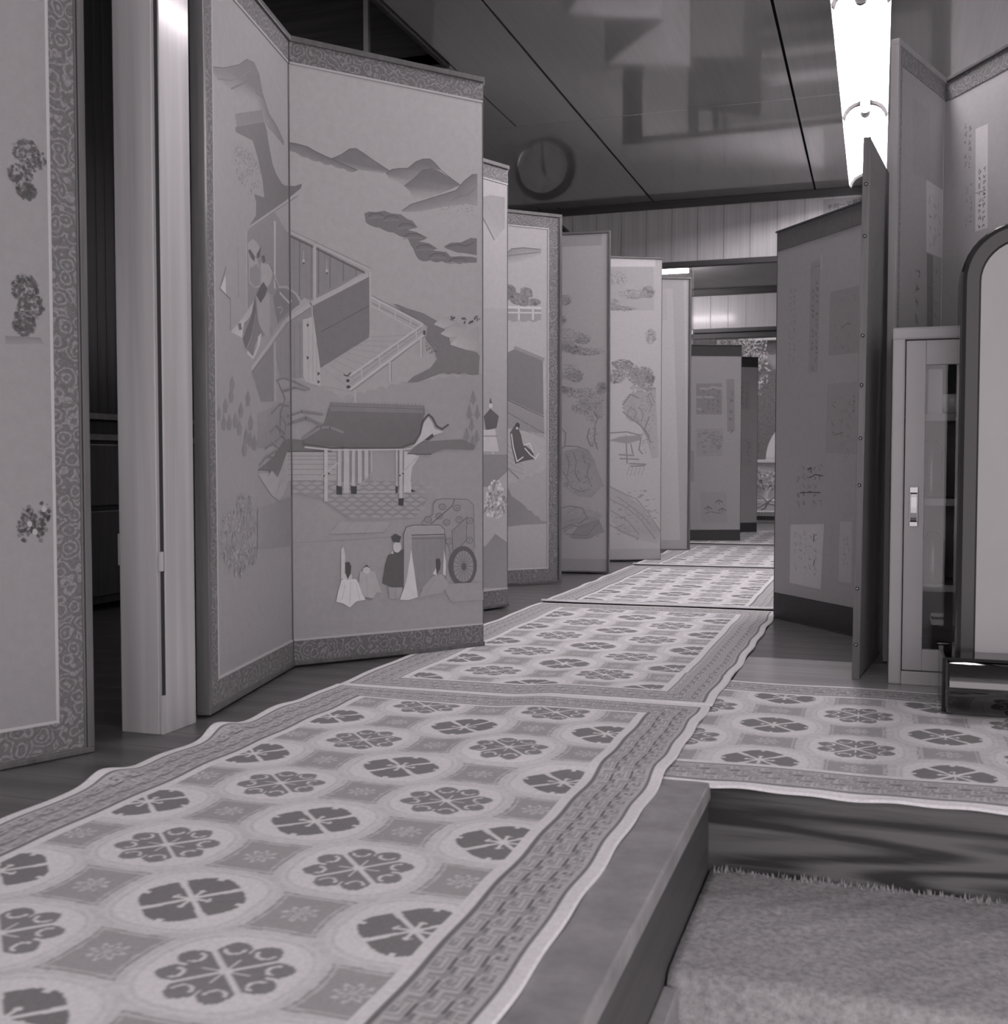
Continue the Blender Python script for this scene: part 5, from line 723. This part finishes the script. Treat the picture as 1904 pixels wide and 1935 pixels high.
m3 = rug_mesh('rug', -0.70, 0.98, -SHW, SHW, 0.0028, pside, z_side)
rug('side_rug', m3, (0.0, 2.372, 0), 'side rug branching right over the step, tucked under the runner beside the cabinet', 0.0, None)

# ================================================================= LAMPS
def fixture(name, loc, rz, L, label, tube_m='tube', group=None):
    f = empty(name, loc, rz); tag(f, label, 'ceiling light', group)
    prof = [(-.108,-.098),(-.098,-.070),(-.080,-.048),(-.055,-.034),(-.030,-.028),(.030,-.028),(.055,-.034),(.080,-.048),(.098,-.070),(.108,-.098)]
    bm = bmesh.new()
    out = [(x*1.02, z+.004) for x, z in prof]
    ring = prof+out[::-1]
    a = [bm.verts.new((x, 0, z)) for x, z in ring]; b = [bm.verts.new((x, L, z)) for x, z in ring]; n = len(ring)
    for i in range(n): bm.faces.new([a[i], a[(i+1)%n], b[(i+1)%n], b[i]])
    m_ = len(prof)
    for e in (a, b):
        for i in range(m_-1): bm.faces.new([e[i], e[i+1], e[n-2-i], e[n-1-i]])
    bmobj('reflector', bm, 'white_enamel', f)
    for ye in (0.001, L-0.004):
        bm = bmesh.new(); inn = [(x*.90, z-.012) for x, z in prof]
        for y_ in (ye, ye+.003):
            A = [bm.verts.new((x, y_, z)) for x, z in prof]; B = [bm.verts.new((x, y_, z)) for x, z in inn]
            for i in range(m_-1): bm.faces.new([A[i], A[i+1], B[i+1], B[i]])
        bmobj('end_gap_shade', bm, 'end_gap_shade', f)  # added near-black arc, paints in the shadow gap at the fixture's end
    bm = bmesh.new(); bx(bm, -.03, .03, .02, L-.02, -.026, -.001, .002); bmobj('housing', bm, 'white_enamel', f)
    bm = bmesh.new(); tube(bm, [(0, .035, -.070), (0, L-.035, -.070)], .0145, 16); bmobj('lamp_tube', bm, tube_m, f, True)
    for y in (.012, L-.034):
        bm = bmesh.new(); bx(bm, -.024, .024, y, y+.022, -.072, -.03, .004); tube(bm, [(0, y, -.070), (0, y+.022, -.070)], .024, 16); bmobj('socket', bm, 'socket', f, False)
    return f
names = ['farthest of the row of fluorescent lights, over the far doorway', 'fluorescent light next nearest, its tube end above the dark leaf']
for i, y1 in enumerate((7.38, 5.93, 4.48)):
    fixture('fluorescent_light', (-0.085, y1-1.43, 2.40), 0, 1.43, (['fluorescent ceiling light with curved white reflector, farthest of the row before the doorway', 'fluorescent ceiling light with round socket, nearest one seen above the calligraphy screen'][i] if i < 2 else 'fluorescent ceiling light nearest the camera, running overhead out of the top edge'), group='row of ceiling lights')
f = empty('batten_light', (-1.50, 9.42, 2.27)); tag(f, 'slim lit fluorescent batten with a pull cord in the back room', 'ceiling light')
bm = bmesh.new(); bx(bm, -1.25, 0, -.02, .02, -.055, -.001, .003); bmobj('housing', bm, 'white_enamel', f)
bm = bmesh.new(); tube(bm, [(-1.22,0,-.080),(-.03,0,-.080)], .018, 14); bmobj('lamp_tube', bm, 'tube2', f, True)
for x in (-1.245, -.03):
    bm = bmesh.new(); bx(bm, x, x+.025, -.022, .022, -.100, -.056, .003); bmobj('socket', bm, 'white_enamel', f)
cord = empty('pull_cord', (-1.485, 9.385, 1.645)); tag(cord, 'thin pull cord with a small white toggle hanging from the back room light', 'pull cord')
bm = bmesh.new(); tube(bm, [(0,0,.03),(0,0,.60)], .0018, 6); bmobj('cord', bm, 'grey_plastic', cord)
bm = bmesh.new(); lathe(bm, [(.004,0),(.012,.004),(.008,.03),(.003,.04)], 0,0,0,10); bmobj('toggle', bm, 'white_enamel', cord)

# ================================================================= CLOCK and SIGN
ck = empty('wall_clock', (-2.315, YW-0.002, 2.10)); tag(ck, 'round dark wall clock high on the far wall, mostly hidden, mirrored in the ceiling', 'clock')
def disc_y(bm, r, y0, y1, seg=48, r2=None):
    r2 = r if r2 is None else r2
    a = [bm.verts.new((r*math.cos(2*PI*k/seg), y0, r*math.sin(2*PI*k/seg))) for k in range(seg)]; b = [bm.verts.new((r2*math.cos(2*PI*k/seg), y1, r2*math.sin(2*PI*k/seg))) for k in range(seg)]
    for k in range(seg): bm.faces.new([a[k], a[(k+1)%seg], b[(k+1)%seg], b[k]])
    bm.faces.new(a[::-1]); bm.faces.new(b)
bm = bmesh.new(); disc_y(bm, .228, 0, -.05, 48, .212); bmobj('case', bm, 'clock_case', ck)
bm = bmesh.new(); disc_y(bm, .188, -.0502, -.052); bmobj('dial', bm, 'dial', ck)
bm = bmesh.new()
for k in range(48):
    a0, a1 = 2*PI*k/48, 2*PI*(k+1)/48
    for ra, rb, ya, yb in ((.185,.195,-.066,-.07),(.195,.205,-.07,-.05)):
        bm.faces.new([bm.verts.new((rr*math.cos(a), yy_, rr*math.sin(a))) for rr, yy_, a in ((ra,ya,a0),(rb,yb,a0),(rb,yb,a1),(ra,ya,a1))])
bmobj('bezel', bm, 'chrome', ck)
def text_mesh(name, body, size, m, parent, loc, rot=(PI/2,0,0), ext=0.0006):
    cu = bpy.data.curves.new(name, 'FONT'); cu.body = body; cu.size = size; cu.align_x = 'CENTER'; cu.align_y = 'CENTER'; cu.extrude = ext
    tmp = bpy.data.objects.new('tmp', cu); COL.objects.link(tmp); dg = bpy.context.evaluated_depsgraph_get(); dg.update()
    me = bpy.data.meshes.new_from_object(tmp.evaluated_get(dg)); bpy.data.objects.remove(tmp)
    me.materials.clear(); o = link(name, me, m, parent); o.location = loc; o.rotation_euler = rot; return o
for h in range(1, 13):
    a = PI/2 - 2*PI*h/12; text_mesh('numeral', str(h), .052, 'black_paint', ck, (.150*math.cos(a), -.0535, .150*math.sin(a)))
def hand(name, ang, L, w):
    bm = bmesh.new(); ca, sa = math.sin(ang), math.cos(ang)
    for s0, s1, ww in ((-.03, L*.6, w), (L*.6, L, w*.6)):
        q = [(ca*s0-sa*ww, sa*s0+ca*ww), (ca*s0+sa*ww, sa*s0-ca*ww), (ca*s1+sa*ww*.5, sa*s1-ca*ww*.5), (ca*s1-sa*ww*.5, sa*s1+ca*ww*.5)]
        f1 = [bm.verts.new((x, -.056, z)) for x, z in q]; f2 = [bm.verts.new((x, -.058, z)) for x, z in q]
        bm.faces.new(f1); bm.faces.new(f2[::-1])
        for i in range(4): bm.faces.new([f1[i], f2[i], f2[(i+1)%4], f1[(i+1)%4]])
    bmobj(name, bm, 'black_paint', ck)
hand('hour_hand', PI*1.0, .105, .006); hand('minute_hand', PI*2*2.8/60, .135, .004)
bm = bmesh.new(); disc_y(bm, .01, -.055, -.061, 16); bmobj('hub', bm, 'black_paint', ck)
sg = box('paper_notice', -.372, -.105, YW-.004, YW-.001, 2.0, 2.335, 'sign_paper'); tag(sg, 'white paper notice with vertical rows of brush writing, high on the far wall', 'notice')
cols = ['\u8a33\u8005', '\u8ca7\u306e', '\u30de\u4e00', '\u4e00\u4e8c', '\u4f55\u4e94', '\u4e0d\u884c']
for i, t_ in enumerate(cols):
    x = -.128-i*.040
    for j, ch in enumerate(t_):
        text_mesh('character', ch, .040, 'ink', sg, (x, YW-.0045, 2.306-j*.05-.006*i), (PI/2,0,0), .0002)

# ================================================================= CABINET
cb = empty('glass_front_cabinet', (0.031, 2.95, 0)); tag(cb, 'low grey cabinet with sliding glass door and recessed metal pull, right of the dark screen', 'cabinet')
CW, CD, CH = 0.95, 0.28, 0.893
bm = bmesh.new(); bx(bm, 0, .030, 0, CD, 0, CH, .004); bx(bm, CW-.03, CW, 0, CD, 0, CH, .004); bx(bm, .03, CW-.03, 0, CD, .0, .034, .002)
bx(bm, .03, CW-.03, CD-.012, CD-.002, .034, CH-.03); bmobj('body', bm, 'cabinet', cb)
box('cabinet_top', -.001, CW+.001, -.003, CD, CH-.030, CH, 'cabinet', cb, .005)
box('inner_back', .03, CW-.03, CD-.016, CD-.012, .034, CH-.03, 'cabinet_in', cb)
for z in (.232, .449, .662): box('shelf', .031, CW-.031, .045, CD-.017, z, z+.018, 'shelf', cb, .001)
dr = box('sliding_door', .032, .079, .008, .024, .036, CH-.032, 'cabinet', cb, .0015); tag(dr, 'wide grey door stile with recessed pull')
bm = bmesh.new(); bx(bm, .079, .51, .008, .024, .800, CH-.032, .0015); bx(bm, .079, .51, .008, .024, .036, .090, .0015); bx(bm, .47, .51, .008, .024, .09, .80, .0015); bmobj('door_rail', bm, 'cabinet', dr)
box('glass_pane', .079, .47, .014, .017, .09, .80, 'glass', dr)
bm = bmesh.new(); bx(bm, .0445, .0645, .002, .0082, .398, .410, .001); bx(bm, .0445, .0645, .002, .0082, .482, .497, .001); bx(bm, .0445, .0475, .002, .0082, .41, .482, .001); bx(bm, .0615, .0645, .002, .0082, .41, .482, .001)
seg = 8
for k2 in range(seg):
    a0, a1 = PI*k2/seg, PI*(k2+1)/seg
    bm.faces.new([bm.verts.new((x, .0075-.004*math.sin(a), .446+.036*math.cos(a))) for x, a in ((.0475,a0),(.0615,a0),(.0615,a1),(.0475,a1))])
tag(bmobj('finger_pull', bm, 'chrome', dr), 'chrome recessed finger pull')
d2 = box('sliding_door', .49, CW-.032, .028, .043, .036, CH-.032, 'cabinet', cb, .0015)
# things on the shelves
def vase(name, x, y, z, prof, m, label, cat):
    bm = bmesh.new(); lathe(bm, prof, 0, 0, 0, 20); o = bmobj(name, bm, m, None, True); o.location = (0.031+x, 2.95+y, z); tag(o, label, cat); return o
bm = bmesh.new(); bx(bm, 0, .035, 0, .07, 0, .115, .002); o = bmobj('paper_box', bm, 'ceramic'); o.location = (.118, 3.02, .680); o.rotation_euler = (0,0,.15); tag(o, 'tall pale paper box on the top shelf of the glass cabinet', 'box')
vase('white_bowl', .148, .10, .680, [(.012,0),(.02,.004),(.032,.03),(.034,.05),(.031,.05),(.015,.012)], 'ceramic', 'small white bowl on the top shelf of the glass cabinet', 'bowl')
def beaded(x, y, z, h, label):
    e = empty('beaded_bottle', (.031+x, 2.95+y, z)); tag(e, label, 'bottle')
    bm = bmesh.new(); lathe(bm, [(.026,0),(.028,.01),(.028,h*.8),(.02,h*.9),(.012,h)], 0,0,0,18); bmobj('bottle_body', bm, 'dark_ceramic', e, True)
    for i in range(int(h*.85/.009)):
        bm = bmesh.new(); bmesh.ops.create_uvsphere(bm, u_segments=8, v_segments=5, radius=.0032, matrix=Matrix.Translation((-.006,-.029,.008+i*.009))); bmobj('bead', bm, 'chrome', e, True)
beaded(.098, .09, .467, .15, 'dark bottle with a string of shiny beads on the second shelf down')
beaded(.105, .09, .250, .13, 'dark bottle with a vertical bead chain on the third shelf down')
e = empty('trinket_stand', (.160, 3.02, .0345)); tag(e, 'small metal trinket on a rough stone at the bottom of the glass cabinet', 'ornament')
bm = bmesh.new(); bmesh.ops.create_icosphere(bm, subdivisions=3, radius=.035)
for v in bm.verts: v.co = Vector((v.co.x*1.1, v.co.y*.8, max(-.008, v.co.z*.8)+.009+.002*math.sin(v.co.x*300)))
bmobj('stone', bm, 'ceramic', e)
bm = bmesh.new(); bx(bm, -.01,.014,-.02,.004,.040,.066,.003); tube(bm, [(-.012,-.022,.066),(.016,-.022,.066)], .006, 10); tube(bm, [(-.014,-.022,.045),(.012,-.022,.045)], .004, 10); bmobj('metal_fitting', bm, 'chrome', e, False)

# ================================================================= FRAMED BOARD over polished roller
fb = empty('framed_board', (.170, 2.69, 0)); tag(fb, 'off-white board in a glossy black rounded frame above a polished metal roller', 'display board')
def rrect(x0, x1, z0, z1, r, seg=10):
    out = []
    for cx, cz, a0 in ((x1-r, z1-r, 0), (x0+r, z1-r, PI/2)):
        out += [(cx+r*math.cos(a0+PI/2*i/seg), cz+r*math.sin(a0+PI/2*i/seg)) for i in range(seg+1)]
    return out+[(x0, z0), (x1, z0)]
bm = bmesh.new()
loops = []
for (ins, y) in ((0.0, .10), (0.0, .012), (.004, .003), (.012, .0), (.038, .004), (.043, .010)):
    loops.append([bm.verts.new((x, y, z)) for x, z in rrect(0+ins, .62-ins, .128+ins*.0, 1.088-ins, max(.125-ins*.9, .03))])
for i in range(len(loops)-1):
    A, B = loops[i], loops[i+1]; n = len(A)
    for k2 in range(n): bm.faces.new([A[k2], A[(k2+1)%n], B[(k2+1)%n], B[k2]])
bm.faces.new(loops[0])
o = bmobj('frame', bm, 'black_gloss', fb)
bm = bmesh.new(); vs = [bm.verts.new((x, .009, z)) for x, z in rrect(.042, .578, .129, 1.046, .086)]; bm.faces.new(vs)
vs2 = [bm.verts.new((x, .03, z)) for x, z in rrect(.042, .578, .129, 1.046, .086)]; bm.faces.new(vs2[::-1]); n = len(vs)
for k2 in range(n): bm.faces.new([vs[k2], vs2[k2], vs2[(k2+1)%n], vs[(k2+1)%n]])
bmobj('white_board', bm, 'white_panel', fb)
bm = bmesh.new()
pr = [(0,.0),(.055,.0),(.0615,.003),(.0625,.006),(.0625,.694),(.0615,.697),(.055,.70),(0,.70)]
rings = [[bm.verts.new((-.024+t_, -.085+r_*math.cos(2*PI*k2/48), .071+r_*math.sin(2*PI*k2/48))) for k2 in range(48)] for r_, t_ in pr[1:-1]]
for i in range(len(rings)-1):
    for k2 in range(48): bm.faces.new([rings[i][k2], rings[i][(k2+1)%48], rings[i+1][(k2+1)%48], rings[i+1][k2]])
bm.faces.new(rings[0]); bm.faces.new(rings[-1][::-1]); bmobj('roller', bm, 'roller', fb, True)
bm = bmesh.new(); extr_x(bm, [(-.03,.134),(-.11,.134),(-.115,.128),(-.06,.122),(-.02,.118),(.10,.118),(.10,.128),(0,.130)], -.026, .676); bmobj('tray', bm, 'roller', fb)
for x in (-.030, .670):
    bm = bmesh.new(); bx(bm, x, x+.008, -.07, .10, .008, .128, .002); bmobj('foot', bm, 'black_gloss', fb)

# ================================================================= SIDEBOARD in the dim side room
sb = empty('sideboard', (-3.19, 3.35, 0)); tag(sb, 'dark low sideboard with pale rails in the dim side room, left of the pillar', 'sideboard')
box('carcass', 0, .42, 0, 1.6, 0.03, .72, 'wall_dark', sb, .004)
box('top_board', -.005, .44, -.01, 1.61, .722, .745, 'curb', sb, .003)
box('rail', .421, .432, 0, 1.6, .645, .668, 'curb', sb, .002)
for i in range(3): box('drawer_front', .421, .43, .02+i*.53, .52+i*.53, .40, .63, 'lacquer_dark', sb, .003)
for i in range(3): box('door', .421, .43, .02+i*.53, .52+i*.53, .06, .38, 'lacquer_dark', sb, .003)
